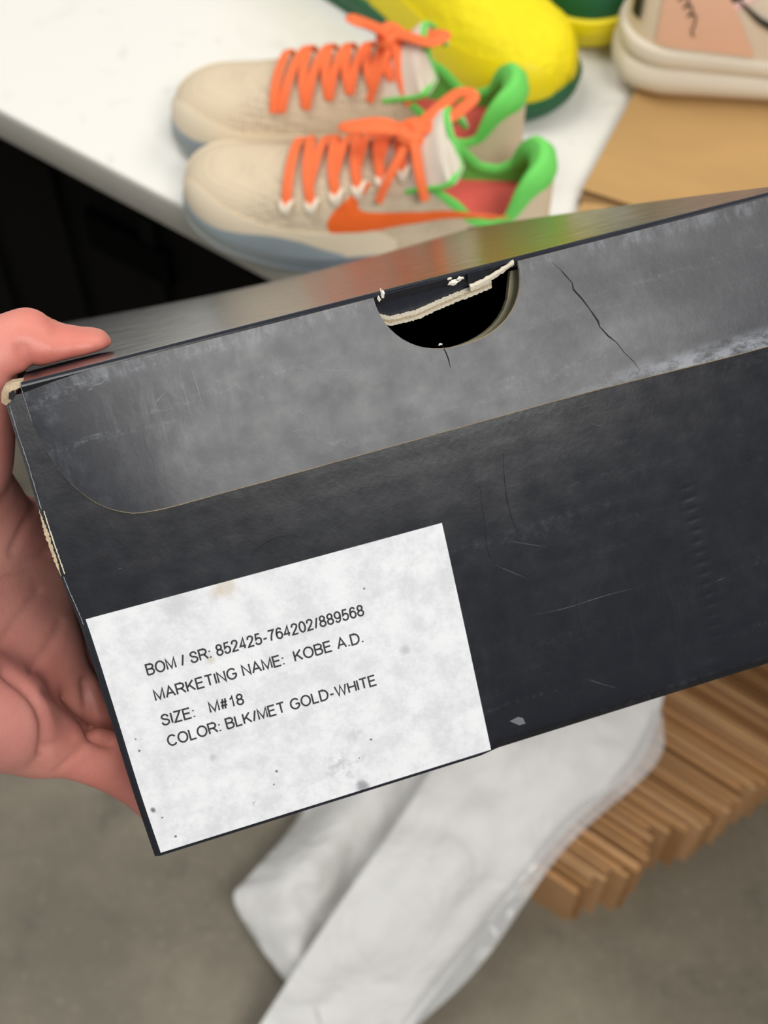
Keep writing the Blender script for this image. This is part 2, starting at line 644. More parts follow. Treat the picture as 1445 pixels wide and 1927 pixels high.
# lid: top board with a rounded front fold and a slight sag to the back
lid = MB()
FR = 0.0026
rows = []


def lid_z(x, y):
    u = y / BD
    return BH - 0.0035 * u ** 1.5 * (0.35 + 0.65 * x / BW) - 0.0042 * max(0.0, math.sin(math.pi * (x - 0.01) / 0.235)) * u ** 1.4


for x in np.linspace(0.0003, BW + 0.0008, 70):
    r = []
    for a in np.linspace(0.55, math.pi / 2, 7):
        r.append((x, -0.0022 + FR - FR * math.cos(a), lid_z(x, 0) - FR + FR * math.sin(a)))
    for y in list(np.linspace(0.003, BD, 40)):
        r.append((x, y, lid_z(x, y)))
    rows.append(r)
lid.plate(rows, (0, 0.0012, -0.0016), 0, 0)
lid.build('lid', [M_LID], box)

# lid flap hanging over the front
FB = pchip([(0.0, 0.0015), (0.0006, 0.0125), (0.0034, 0.0246), (0.0068, 0.0312), (0.0105, 0.0357), (0.0155, 0.0393), (0.021, 0.0413), (0.030, 0.0418), (0.088, 0.0415), (0.14, 0.0413), (0.21, 0.0424), (BW, 0.0424)])
flap = MB()
rows = []
FTOP = BH - FR
xs = sorted(set([0.0004 + 0.024 * (i / 17) ** 2.0 for i in range(18)] + [x for x in cols(0.025, BW) if x >= 0.025]))


def flap_y(x, dn):
    """how far the flap stands off the front: it leaves the wall slightly towards its lower edge"""
    e = min(1.0, x / 0.03)
    bow = 0.0016 * math.sin(math.pi * min(1.0, x / BW)) * math.sin(math.pi * max(0.0, (BH - dn)) / BH)
    return -0.0019 - bow * 1.0 - 0.0042 * (dn / 0.0415) * (0.42 + 0.58 * e) + 0.0006 * mnoise.noise((x * 30, dn * 60, 0.3)) + 0.0015 * max(0.0, 1 - x / 0.024) ** 2


for x in xs:
    top = FR * 0.50 + notch_top(x)
    bot = max(FB(x), top + 0.0008)
    rows.append([(x, flap_y(x, d), BH - d) for d in top + (bot - top) * np.linspace(0, 1, 22)])
flap.plate(rows, (0, 0.0013, 0), 0, 1)
flap_o = flap.build('lid_flap', [M_FLAP, M_RAW], box)
fe = MB()
A_, B_ = [], []
for r in rows:
    q = np.array(r[-1])
    A_.append(q + np.array([0, -0.00012, 0.0]))
    B_.append(q + np.array([0, 0.0002, -0.00028 - 0.00008 * mnoise.noise((q[0] * 800, 1, 2))]))
fe.grid([A_, B_])
fe.build('cut_edge', M_RAW, flap_o)


def on_flap(px, py, lift=0.0003):
    p = inbox(px, py, -0.0045)
    return np.array([p[0], flap_y(p[0], BH - p[2]) - lift, p[2]])


def on_front(px, py, lift=0.0003):
    p = inbox(px, py, -0.001)
    bow = -0.0016 * math.sin(math.pi * min(max(p[0] / BW, 0), 1)) * math.sin(math.pi * p[2] / BH)
    return np.array([p[0], bow - lift, p[2]])


def strip(mb, pts, wd, mi=0, taper=True, jit=0.0):
    """flat ribbon lying on the carton's face"""
    n = len(pts)
    rows = []
    for i, p in enumerate(pts):
        t = pts[min(i + 1, n - 1)] - pts[max(i - 1, 0)]
        s = np.array([-t[2], 0, t[0]])
        s /= np.linalg.norm(s) + 1e-9
        k = wd * (math.sin(math.pi * (i + 0.15) / (n - 0.7)) if taper else 1.0) * (1 + jit * random.uniform(-1, 1))
        rows.append([p - s * k / 2, p + s * k / 2])
    mb.grid(rows, mi)


ck = MB()
pp = [(1040, 492), (1058, 507), (1066, 517), (1079, 532), (1081, 545), (1096, 562), (1110, 582), (1124, 604), (1127, 615), (1142, 632), (1157, 644), (1170, 662), (1188, 680), (1199, 697)]
strip(ck, [on_flap(*p, 0.00012) for p in pp], 0.00055, jit=0.6)
ck.build('crack', M_CRK, flap_o)
ck = MB()
strip(ck, [on_flap(*p, 0.00012) for p in ((832, 650), (838, 662), (843, 676), (846, 692))], 0.0004)
ck.build('crack', M_CRK, flap_o)
for q in (((420, 716), (470, 738), (535, 763)), ((418, 728), (432, 716), (446, 688)), ((336, 680), (345, 730), (358, 775), (370, 830)), ((357, 682), (372, 730), (386, 785)),
          ((515, 678), (545, 690), (600, 697), (660, 697), (720, 690)), ((545, 628), (560, 622), (577, 632)), ((168, 735), (175, 727), (192, 722), (200, 710)), ((165, 736), (178, 731)),
          ((288, 770), (300, 750), (318, 735)), ((395, 752), (410, 735), (420, 705)), ((548, 790), (562, 772), (575, 788)), ((545, 812), (572, 806), (590, 802)), ((625, 700), (632, 686))):
    sc = MB()
    strip(sc, spline([on_flap(*p, 0.0001) for p in q], 14), 0.00017, jit=0.5)
    sc.build('scratch', M_SCR, flap_o)
for q in (((960, 1018), (985, 1022), (1030, 1029)), ((985, 1160), (1060, 1145), (1140, 1120), (1210, 1103)), ((1105, 1278), (1130, 1287), (1165, 1297)), ((222, 1073), (226, 1070), (231, 1073)),
          ((930, 1062), (960, 1075), (995, 1090)), ((1100, 790), (1130, 800), (1150, 770)), ((1345, 1095), (1370, 1086))):
    sc = MB()
    strip(sc, spline([on_front(*p, 0.0001) for p in q], 14), 0.00014, jit=0.5)
    sc.build('scratch', M_SCR2, box)
for q in (((945, 850), (950, 920), (962, 975), (985, 1020)), ((900, 905), (910, 980), (918, 1040), (932, 1058)), ((470, 1060), (478, 1040), (500, 1022), (540, 1008), (590, 1015)),
          ((1015, 1360), (1025, 1310), (1045, 1285), (1075, 1275)), ((1088, 1110), (1085, 1150), (1100, 1200), (1105, 1215))):
    ck = MB()
    strip(ck, spline([on_front(*p, 0.0001) for p in q], 16), 0.00022, jit=0.5)
    ck.build('crease', M_CRK, box)
# small torn spot near the bottom edge
tp = MB()
c0 = [on_front(*p, 0.0002) for p in ((960, 1358), (975, 1350), (985, 1352), (990, 1363), (978, 1366), (968, 1362))]
tp.add(c0, [tuple(range(6))])
tp.build('scuff', simple('scuff_grey', '#5f6266', 0.8, 0.3, 900), box)

# torn board inside the thumb notch
tt = MB()
ZB = pchip([(0.0985, 0.0055), (0.102, 0.0071), (0.108, 0.0072), (0.115, 0.0062), (0.122, 0.0052), (0.128, 0.0045), (0.132, 0.0040), (0.1335, 0.0038)])
rows = []
for x in np.linspace(0.0985, 0.1322, 40):
    dep = ZB(x) + 0.0003 * mnoise.noise((x * 900, 0, 0))
    rows.append([(x, -0.0016 + 0.0030 * u + 0.0009 * math.sin(u * 3.0), BH - 0.0006 - dep * u) for u in np.linspace(0, 1, 9)])
tt.plate(rows, (0.0, 0.0016, 0.0005), 0, 0)
tt.build('torn_tab', [M_LID, M_RAW], box)
te = MB()
for (dz, yy, h, mi) in ((0.0, 0.0008, 0.0012, 1), (0.0010, 0.0012, 0.0009, 0), (0.0018, 0.0016, 0.0010, 1)):
    rows = []
    for x in np.linspace(0.0988, 0.1322, 70):
        b = BH - 0.0004 - ZB(x) - dz
        j1, j2 = 0.00035 * mnoise.noise((x * 1400, dz * 4000, 2)), 0.00045 * mnoise.noise((x * 2100, dz * 4000, 5))
        rows.append([(x, yy + 0.0002 * mnoise.noise((x * 2000, 1, dz * 900)), b + j1), (x, yy + 0.0003, b - h + j2)])
    te.plate(rows, (0, 0.0010, 0), mi, mi)
te.build('torn_edge', [M_RAW, M_RAWL], box)
# the right-hand part of the tear rises to the notch corner
tr = MB()
rows, rows2 = [], []
for u in np.linspace(0, 1, 24):
    a = inbox(880 + 82 * u, 538 - 46 * u ** 1.25, -0.0004)
    wob = 0.0004 * mnoise.noise((u * 14, 3, 1))
    rows.append([(a[0], -0.0027, BH - 0.0012), (a[0], -0.0017, min(a[2] + 0.0006, BH - 0.0013))])
    rows2.append([(a[0], -0.0026, a[2] + 0.0005 + wob), (a[0], -0.0029, a[2] - 0.0003), (a[0], -0.0024, a[2] - 0.0015 * (1 - 0.4 * u) - wob)])
tr.plate(rows, (0, 0.0012, 0), 0, 0)
tr.plate(rows2, (0, 0.0008, 0), 1, 1)
tr.build('torn_edge', [M_CARD, M_RAWL], box)
fl = MB()
for (px, py, sx, sz) in ((853, 532, 0.0032, 0.0014), (866, 524, 0.0028, 0.0011), (845, 524, 0.0018, 0.0008), (719, 552, 0.0010, 0.0026), (713, 562, 0.0009, 0.0016), (828, 648, 0.0012, 0.0006)):
    p = inbox(px, py, -0.0026)
    vs, n = [], 11
    for k in range(n):
        a = 2 * math.pi * k / n
        q = 1 + 0.35 * random.uniform(-1, 1)
        vs.append((p[0] + sx * q * math.cos(a) * 0.5, -0.0028 + 0.0004 * random.uniform(-1, 1), p[2] + sz * q * math.sin(a) * 0.5))
    vs.append((p[0], -0.0034, p[2]))
    vs.append((p[0], -0.0022, p[2]))
    fl.add(vs, [(k, (k + 1) % n, n) for k in range(n)] + [((k + 1) % n, k, n + 1) for k in range(n)])
fl.build('paper_shred', simple('torn_paper_white', '#e2dccf', 0.9, 0.1, 800), box, smooth=False)

# worn top-left corner and worn left edge
wc = MB()
P = [inbox(px, py, 0.002) for px, py in ((3, 757), (3, 738), (8, 726), (22, 719), (44, 716), (40, 727), (30, 735), (27, 750), (20, 755), (12, 762))]
cen = sum(P) / len(P)
n = len(P)
vs = [(p[0], 0.0005 + 0.001 * random.uniform(-1, 1), p[2]) for p in P] + [(cen[0], -0.0022, cen[2] + 0.0004)] + [(p[0] * 0.95 + cen[0] * 0.05, 0.012, p[2]) for p in P]
wc.add(vs, [(k, (k + 1) % n, n) for k in range(n)] + [(k, n + 1 + k, n + 1 + (k + 1) % n, (k + 1) % n) for k in range(n)])
wc.build('worn_corner', M_RAW, box, smooth=False)
wc = MB()
P = [inbox(px, py, -0.001) for px, py in ((17, 738), (26, 733), (30, 742), (24, 752), (17, 750))]
wc.add([(p[0], -0.0021, p[2]) for p in P], [tuple(range(5))])
wc.build('corner_tear', M_CRK, box, smooth=False)
we = MB()
for (a, b, wd, mi) in (((73, 958), (119, 1084), 0.0011, 0), ((80, 962), (121, 1080), 0.0003, 1), ((22, 762), (79, 958), 0.0002, 2), ((118, 1085), (160, 1175), 0.0002, 2), ((38, 722), (60, 790), 0.00012, 2)):
    pts = []
    for u in np.linspace(0, 1, 40):
        px, py = a[0] + (b[0] - a[0]) * u, a[1] + (b[1] - a[1]) * u
        p = inbox(px, py, -0.0004)
        xe = LEFT(p[2]) + (0.0 if mi != 0 else -0.0006) + (0.0005 if mi == 1 else 0)
        if a[0] == 38:
            xe = p[0]
        pts.append(np.array([xe + 0.0002 * mnoise.noise((u * 30, mi, 0)), -0.00055 if a[0] != 38 else -0.0026, p[2]]))
    strip(we, pts, wd, mi, taper=(mi == 0), jit=0.4)
we.build('worn_edge', [M_RAW, M_RAWL, M_SCR], box, smooth=False)

# printed label
lb = MB()
lx0 = lambda z: float(LEFT(z)) + 0.0010
L00, L10, L11 = inbox(157, 1168, -0.001), inbox(830, 983, -0.001), inbox(925, 1412, -0.001)
rows = []
for u in np.linspace(0, 1, 30):
    r = []
    for v in np.linspace(0, 1, 20):
        zt = L00[2] + (L10[2] - L00[2]) * u
        z = 0.0010 * (1 - v) + zt * v
        xr = L11[0] + (L10[0] - L11[0]) * v
        x = lx0(z) + (xr - lx0(z)) * u
        bow = -0.0016 * math.sin(math.pi * min(max(x / BW, 0), 1)) * math.sin(math.pi * z / BH)
        r.append((x, bow - 0.00035, z))
    rows.append(r)
lb.plate(rows, (0, 0.00025, 0))
label_o = lb.build('label', M_LABEL, box)
label_o['label'] = 'white paper label with four lines of black printing'


def _arc(cx, cy, rx, ry, a0, a1, n=14):
    return [(cx + rx * math.cos(math.radians(a0 + (a1 - a0) * i / n)), cy + ry * math.sin(math.radians(a0 + (a1 - a0) * i / n))) for i in range(n + 1)]


GLYPH = {   # strokes of a plain sans-serif, cap height 1: (width, [polylines])
    'A': (.68, [[(0, 0), (.34, 1), (.68, 0)], [(.12, .34), (.56, .34)]]),
    'B': (.58, [[(0, 0), (0, 1), (.32, 1)] + _arc(.32, .765, .235, .235, 90, -90) + [(0, .53)], [(.30, .53)] + _arc(.315, .265, .265, .265, 90, -90) + [(0, 0)]]),
    'C': (.68, [_arc(.36, .5, .36, .5, 38, 322, 26)]),
    'D': (.64, [[(0, 0), (0, 1), (.26, 1)] + _arc(.26, .5, .38, .5, 90, -90, 20) + [(0, 0)]]),
    'E': (.54, [[(.54, 1), (0, 1), (0, 0), (.56, 0)], [(0, .53), (.50, .53)]]),
    'G': (.72, [_arc(.37, .5, .37, .5, 38, 330, 26) + [(.71, .47)], [(.40, .47), (.73, .47)]]),
    'H': (.60, [[(0, 0), (0, 1)], [(.60, 0), (.60, 1)], [(0, .53), (.60, .53)]]),
    'I': (.02, [[(.01, 0), (.01, 1)]]),
    'K': (.60, [[(0, 0), (0, 1)], [(.56, 1), (0, .36)], [(.20, .60), (.60, 0)]]),
    'L': (.48, [[(0, 1), (0, 0), (.48, 0)]]),
    'M': (.70, [[(0, 0), (0, 1), (.35, .06), (.70, 1), (.70, 0)]]),
    'N': (.58, [[(0, 0), (0, 1), (.58, 0), (.58, 1)]]),
    'O': (.74, [_arc(.37, .5, .37, .5, 0, 360, 32)]),
    'R': (.64, [[(0, 0), (0, 1), (.36, 1)] + _arc(.36, .745, .245, .255, 90, -90) + [(0, .49)], [(.34, .49), (.46, .36), (.66, 0)]]),
    'S': (.58, [[tuple(p) for p in spline([(.54, .72), (.46, .92), (.28, 1), (.08, .90), (.05, .72), (.20, .57), (.42, .48), (.56, .30), (.48, .08), (.28, 0), (.08, .08), (0, .30)], 30)]]),
    'T': (.60, [[(0, 1), (.60, 1)], [(.30, 1), (.30, 0)]]),
    'W': (.92, [[(0, 1), (.23, 0), (.46, .97), (.69, 0), (.92, 1)]]),
    'Z': (.56, [[(.02, 1), (.54, 1), (0, 0), (.57, 0)]]),
    '0': (.48, [_arc(.24, .5, .24, .5, 0, 360, 28)]),
    '1': (.40, [[(.06, .74), (.20, .84), (.28, 1), (.28, 0)]]),
    '2': (.48, [[tuple(p) for p in spline([(.02, .70), (.07, .92), (.25, 1), (.43, .90), (.45, .70), (.30, .42), (.10, .18), (0, 0)], 24)] + [(.48, 0)]]),
    '4': (.50, [[(.50, .26), (0, .26), (.36, 1), (.36, 0)]]),
    '5': (.48, [[(.44, 1), (.09, 1), (.04, .50)] + [tuple(p) for p in spline([(.04, .50), (.24, .63), (.44, .52), (.47, .30), (.40, .08), (.22, 0), (.06, .06), (0, .24)], 24)[1:]]]),
    '6': (.48, [_arc(.245, .32, .235, .32, 0, 360, 24), [tuple(p) for p in spline([(.45, .80), (.38, .96), (.24, 1), (.08, .86), (.01, .50), (.01, .32)], 16)]]),
    '7': (.48, [[(0, 1), (.48, 1), (.30, .66), (.19, .30), (.15, 0)]]),
    '8': (.48, [_arc(.24, .76, .205, .24, 0, 360, 24), _arc(.24, .26, .24, .265, 0, 360, 24)]),
    '9': (.48, [_arc(.235, .68, .235, .32, 0, 360, 24), [tuple(p) for p in spline([(.03, .20), (.10, .04), (.24, 0), (.40, .14), (.47, .50), (.47, .68)], 16)]]),
    '#': (.52, [[(.08, 0), (.22, 1)], [(.30, 0), (.44, 1)], [(0, .34), (.50, .34)], [(.02, .68), (.52, .68)]]),
    '/': (.26, [[(0, 0), (.26, 1)]]),
    '-': (.30, [[(0, .36), (.30, .36)]]),
    ':': (.10, [[(.05, 0), (.05, .12)], [(.05, .58), (.05, .70)]]),
    '.': (.10, [[(.05, 0), (.05, .12)]]),
    ' ': (.16, []),
}


def lettering(text, p0, p1, cap, sw=0.165):
    """text whose baseline runs from pixel p0 to pixel p1 on the label, drawn as flat inked strokes"""
    a, b = inbox(*p0, -0.001), inbox(*p1, -0.001)
    d = b - a
    L = math.hypot(d[0], d[2])
    ux, uz = d[0] / L, d[2] / L
    xs, pos = [], 0.0
    for ch in text:
        xs.append(pos)
        pos += GLYPH[ch][0] + 0.20
    tot = pos - 0.20
    mb = MB()
    for ch, x0 in zip(text, xs):
        for pl in GLYPH[ch][1]:
            q = [np.array([(x0 + px_) / tot * L, py_ * cap]) for px_, py_ in pl]
            hwd = sw * cap / 2
            left, right = [], []
            n = len(q)
            closed = np.linalg.norm(q[0] - q[-1]) < 1e-9
            for i in range(n):
                t0 = q[i] - q[i - 1] if i > 0 else (q[-1] - q[-2] if closed else q[1] - q[0])
                t1 = q[i + 1] - q[i] if i < n - 1 else (q[1] - q[0] if closed else q[-1] - q[-2])
                t0 = t0 / (np.linalg.norm(t0) + 1e-12)
                t1 = t1 / (np.linalg.norm(t1) + 1e-12)
                n0, n1 = np.array([-t0[1], t0[0]]), np.array([-t1[1], t1[0]])
                m_ = n0 + n1
                m_ /= np.linalg.norm(m_) + 1e-12
                w_ = hwd / max(0.45, m_ @ n0)
                left.append(q[i] + m_ * w_)
                right.append(q[i] - m_ * w_)
            P = []
            for row in (left, right):
                r = []
                for v in row:
                    x = a[0] + ux * v[0] - uz * v[1]
                    z = a[2] + uz * v[0] + ux * v[1]
                    bow = -0.0016 * math.sin(math.pi * min(max(x / BW, 0), 1)) * math.sin(math.pi * z / BH)
                    r.append((x, bow - 0.00042, z))
                P.append(r)
            mb.grid(P)
    return mb.build('lettering', M_INK, label_o, smooth=False, weld=False)


lettering('BOM / SR: 852425-764202/889568', (279, 1271), (684, 1156), 0.003)
lettering('MARKETING NAME:  KOBE A.D.', (294, 1319), (683, 1207), 0.003)
lettering('SIZE:   M#18', (307, 1366), (459, 1324), 0.003)
lettering('COLOR: BLK/MET GOLD-WHITE', (319, 1405), (708, 1288), 0.003)


# ------------------------------------------------------------------ left hand (implicit body, meshed with surface nets)
def hp(px, py, d):
    return inbox(px, py, d / 1000.0) * 1000.0


def cap_sdf(G, a, b, ra, rb, sq=None):
    """tapered capsule; sq = (axis, factor) flattens along an axis"""
    if sq is not None:
        ax, k = np.array(sq[0], float), sq[1]
        ax /= np.linalg.norm(ax)
        f = lambda p: p + ax * ((p @ ax)[..., None] if p.ndim > 1 else (p @ ax)) * (k - 1)
        G, a, b = f(G), f(a), f(b)
    ab = b - a
    t = np.clip(((G - a) @ ab) / (ab @ ab), 0, 1)
    d = np.linalg.norm(G - a - t[:, None] * ab, axis=1) - (ra + (rb - ra) * t)
    return d if sq is None else d / max(1.0, sq[1])


def smin(a, b, k):
    h = np.clip(0.5 + 0.5 * (b - a) / k, 0, 1)
    return b + (a - b) * h - k * h * (1 - h)


def surface_nets(F, org, h):
    nx, ny, nz_ = F.shape
    S = F < 0
    acc = np.zeros((nx - 1, ny - 1, nz_ - 1, 3))
    cnt = np.zeros((nx - 1, ny - 1, nz_ - 1))
    base = [(i, j, k) for i in (0, 1) for j in (0, 1) for k in (0, 1)]
    sl = lambda A, o: A[o[0]:nx - 1 + o[0], o[1]:ny - 1 + o[1], o[2]:nz_ - 1 + o[2]]
    for o in base:
        for axn in range(3):
            if o[axn] == 0:
                q = list(o)
                q[axn] = 1
                fa, fb = sl(F, o), sl(F, q)
                cr = (fa < 0) != (fb < 0)
                t = np.where(cr, fa / np.where(cr, fa - fb, 1), 0)
                for c in range(3):
                    acc[..., c] += np.where(cr, o[c] + (t if c == axn else 0), 0)
                cnt += cr
    act = cnt > 0
    idx = -np.ones(act.shape, int)
    idx[act] = np.arange(act.sum())
    cells = np.argwhere(act)
    V = org + h * (cells + acc[act] / cnt[act][:, None])
    faces = []
    for axn in range(3):
        a1, a2 = (axn + 1) % 3, (axn + 2) % 3
        sA = [slice(0, n) for n in F.shape]
        sB = [slice(0, n) for n in F.shape]
        sA[axn] = slice(0, F.shape[axn] - 1)
        sB[axn] = slice(1, F.shape[axn])
        cr = S[tuple(sA)] != S[tuple(sB)]
        e = np.argwhere(cr)
        ok = (e[:, a1] > 0) & (e[:, a2] > 0) & (e[:, a1] < F.shape[a1] - 1) & (e[:, a2] < F.shape[a2] - 1)
        e = e[ok]
        ins = S[tuple(e.T)]

        def cell(d1, d2):
            q = e.copy()
            q[:, a1] -= d1
            q[:, a2] -= d2
            return idx[tuple(q.T)]
        q = np.stack([cell(0, 0), cell(1, 0), cell(1, 1), cell(0, 1)], 1)
        q[~ins] = q[~ins][:, ::-1]
        faces.append(q)
    return V, np.concatenate(faces)


HJ = dict(
    thumb=[hp(-95, 845, 34), hp(-20, 676, 33), hp(48, 640, 34), hp(100, 656, 35), hp(178, 650, 36)],
    index=[hp(40, 1010, 92), hp(178, 1330, 112), hp(300, 1455, 114), hp(430, 1430, 112)],
    middle=[hp(62, 1120, 82), hp(196, 1400, 91), hp(310, 1490, 93), hp(450, 1455, 92)],
    ring=[hp(80, 1230, 66), hp(200, 1400, 70), hp(310, 1515, 71), hp(450, 1492, 70)],
    little=[hp(70, 1385, 42), hp(195, 1428, 47), hp(296, 1502, 50), hp(410, 1515, 50)],
)
WR = hp(-420, 1190, 20)
h_ = 1.4
lo = np.array([-150.0, -30.0, -65.0])
hi = np.array([75.0, 150.0, 200.0])
nn = ((hi - lo) / h_).astype(int)
gx, gy, gz = np.meshgrid(*[lo[i] + h_ * np.arange(nn[i]) for i in range(3)], indexing='ij')
G = np.stack([gx.ravel(), gy.ravel(), gz.ravel()], 1)


def hand_field(G):
    J = HJ
    # palm: a fan of flattened rays from the wrist to each knuckle
    P = None
    for nm, r0, r1 in (('index', 17, 12.5), ('middle', 17, 13), ('ring', 17, 13), ('little', 17, 12.5)):
        d = cap_sdf(G, WR, J[nm][0], r0, r1)
        P = d if P is None else smin(P, d, 16)
    P = smin(P, cap_sdf(G, hp(-230, 1300, 14), hp(5, 1352, 28), 20, 14), 12)               # heel of the palm, little-finger side
    P = smin(P, cap_sdf(G, hp(-330, 1080, 20), J['thumb'][0], 20, 16), 14)               # ball of the thumb
    P = smin(P, cap_sdf(G, J['thumb'][0], hp(10, 985, 80), 12, 10), 12)                  # web
    P = smin(P, cap_sdf(G, WR, WR + (WR - J['middle'][0]) * 1.2, 27, 31), 20)            # forearm
    T = cap_sdf(G, J['thumb'][0], J['thumb'][1], 14.0, 10.5)
    T = smin(T, cap_sdf(G, J['thumb'][1], J['thumb'][2], 10.0, 8.6), 6)
    T = smin(T, cap_sdf(G, J['thumb'][2], J['thumb'][3], 8.3, 6.4), 4)
    T = smin(T, cap_sdf(G, J['thumb'][3], J['thumb'][4], 6.2, 5.4, sq=((0, 1, 0), 0.62)), 5)
    F = smin(P, T, 9)
    for nm, r in (('index', (10.5, 9.3, 8.3, 7.2)), ('middle', (10.8, 9.4, 8.4, 7.2)), ('ring', (10.5, 9.0, 8.2, 7.0)), ('little', (10, 8.6, 7.2, 6.2))):
        j = J[nm]
        f = cap_sdf(G, j[0], j[1], r[0], r[1])
        f = smin(f, cap_sdf(G, j[1], j[2], r[1], r[2]), 3)
        f = smin(f, cap_sdf(G, j[2], j[3], r[2], r[3]), 3)
        F = smin(F, f, 4.0)
    return F


FV = hand_field(G)
# skin stays outside the carton: a soft press against its walls
bx = np.maximum.reduce([-4.0 - 0 * G[:, 0] - G[:, 0], G[:, 0] - 240, -G[:, 1] - 2, G[:, 1] - 370, -0.4 - G[:, 2], G[:, 2] - 140.4])
bx = np.maximum.reduce([(-7.5 * np.clip(G[:, 2] / 140, 0, 1) * np.clip(1 - G[:, 1] / 50, 0.25, 1) - 0.8) - G[:, 0], -G[:, 1] - 2, -0.5 - G[:, 2], G[:, 2] - 140.8])
FV = np.maximum(FV, -bx)
HV, HF = surface_nets(FV.reshape(nn), lo, h_)
# relax the net a little
nb = np.zeros_like(HV)
for it in range(4):
    acc = np.zeros_like(HV)
    cn = np.zeros(len(HV))
    for k in range(4):
        for a, b in ((HF[:, k], HF[:, (k + 1) % 4]),):
            np.add.at(acc, a, HV[b])
            np.add.at(acc, b, HV[a])
            np.add.at(cn, a, 1)
            np.add.at(cn, b, 1)
    HV = HV * 0.45 + 0.55 * acc / np.maximum(cn, 1)[:, None]

# creases of the palm and joints, pressed into the mesh
me = bpy.data.meshes.new('hand')
me.from_pydata((HV / 1000).tolist(), [], HF.tolist())
bm = bmesh.new()
bm.from_mesh(me)
bmesh.ops.recalc_face_normals(bm, faces=bm.faces)
bm.normal_update()
CREASES = [
    ([(-10, 1080, 55), (50, 1062, 70), (90, 1040, 80)], 1.4, 1.2),
    ([(0, 1215, 45), (45, 1150, 62), (75, 1110, 75)], 1.1, 1.2),
    ([(60, 1260, 48), (95, 1210, 60), (115, 1170, 72)], 1.0, 1.2),
    ([(10, 1262, 25), (60, 1310, 34), (84, 1360, 36), (82, 1420, 30)], 1.9, 1.6),
    ([(162, 1285, 60), (165, 1330, 58), (178, 1385, 55), (210, 1398, 54)], 2.2, 1.7),
    ([(90, 1300, 48), (130, 1330, 52), (168, 1360, 55)], 1.0, 1.5),
    ([(60, 1440, 30), (100, 1400, 36), (135, 1385, 42)], 0.7, 1.2),
    ([(105, 1450, 33), (150, 1410, 42), (172, 1385, 48)], 0.7, 1.2),
    ([(60, 960, 80), (40, 1000, 70), (20, 1040, 60)], 0.9, 1.4),
    ([(100, 600, 32), (108, 612, 30), (106, 630, 28)], 0.6, 2.2),
    ([(40, 655, 25), (52, 680, 25), (62, 694, 25)], 1.2, 1.6),
]
segs = []
for pl, dep, wd in CREASES:
    pts = [hp(*p) for p in pl]
    segs.append(([p for p in spline(pts, 16)], dep, wd))
camb = (BOXI[:3, :3] @ CAM + BOXI[:3, 3]) * 1000
V = np.array([v.co[:] for v in bm.verts]) * 1000
N = np.array([v.normal[:] for v in bm.verts])
view = V - camb
view /= np.linalg.norm(view, axis=1)[:, None]
disp = np.zeros(len(V))
for pts, dep, wd in segs:
    Dm = np.full(len(V), 1e9)
    for a, b in zip(pts[:-1], pts[1:]):
        # distance between the vertex's sight line and the crease: the crease sits wherever the skin is
        va, vb = a - camb, b - camb
        for u in (0.0, 0.5):
            c = va + (vb - va) * u
            c = c / np.linalg.norm(c)
            Dm = np.minimum(Dm, np.linalg.norm(view - c, axis=1) * np.linalg.norm(V - camb, axis=1))
    m_ = np.exp(-(Dm / wd) ** 2)
    face = (np.sum(N * view, axis=1) < 0.2)
    disp += m_ * dep * face
V -= N * disp[:, None]
lumps = np.array([mnoise.noise((p[0] * 0.06, p[1] * 0.06, p[2] * 0.06)) for p in V])
V += N * (lumps * 0.7)[:, None]
for v, p in zip(bm.verts, V / 1000):
    v.co = p
bm.to_mesh(me)
bm.free()
# ruddier skin at the thumb tip, knuckle roots and little-finger side
fl = np.zeros(len(V))
for c, r, a in ((HJ['thumb'][3], 26, 0.75), (HJ['thumb'][4], 22, 0.5), (HJ['ring'][1], 26, 0.6), (HJ['little'][1], 24, 0.6), (hp(110, 1330, 48), 18, 0.4)):
    fl = np.maximum(fl, a * np.exp(-(np.linalg.norm(V - c, axis=1) / r) ** 2))
at_ = me.attributes.new('flush', 'FLOAT', 'POINT')
at_.data.foreach_set('value', fl.astype(np.float32))
me.polygons.foreach_set('use_smooth', [True] * len(me.polygons))
me.materials.append(skin())
hand = bpy.data.objects.new('hand', me)
COL.objects.link(hand)
hand.matrix_world = BOXM
tag(hand, 'bare left hand gripping the black shoe box, thumb on the lid and fingers underneath', 'hand')
# thumb nail on the upper far side
tn = MB()
t3, t4 = HJ['thumb'][3] / 1000, HJ['thumb'][4] / 1000
rows = []
for u in np.linspace(0.45, 1.06, 8):
    c = t3 + (t4 - t3) * u
    rows.append([c + np.array([0, 0.0015 + 0.0060 * math.sin(a), 0.0052 * math.cos(a * 0.9) * (1.0 - 0.10 * u)]) for a in np.linspace(-0.6, 1.15, 9)])
tn.plate(rows, (0, 0.0003, -0.0009))
nail = tn.build('thumb_nail', simple('nail', '#e0aea2', 0.3, 0.05, 200), hand)


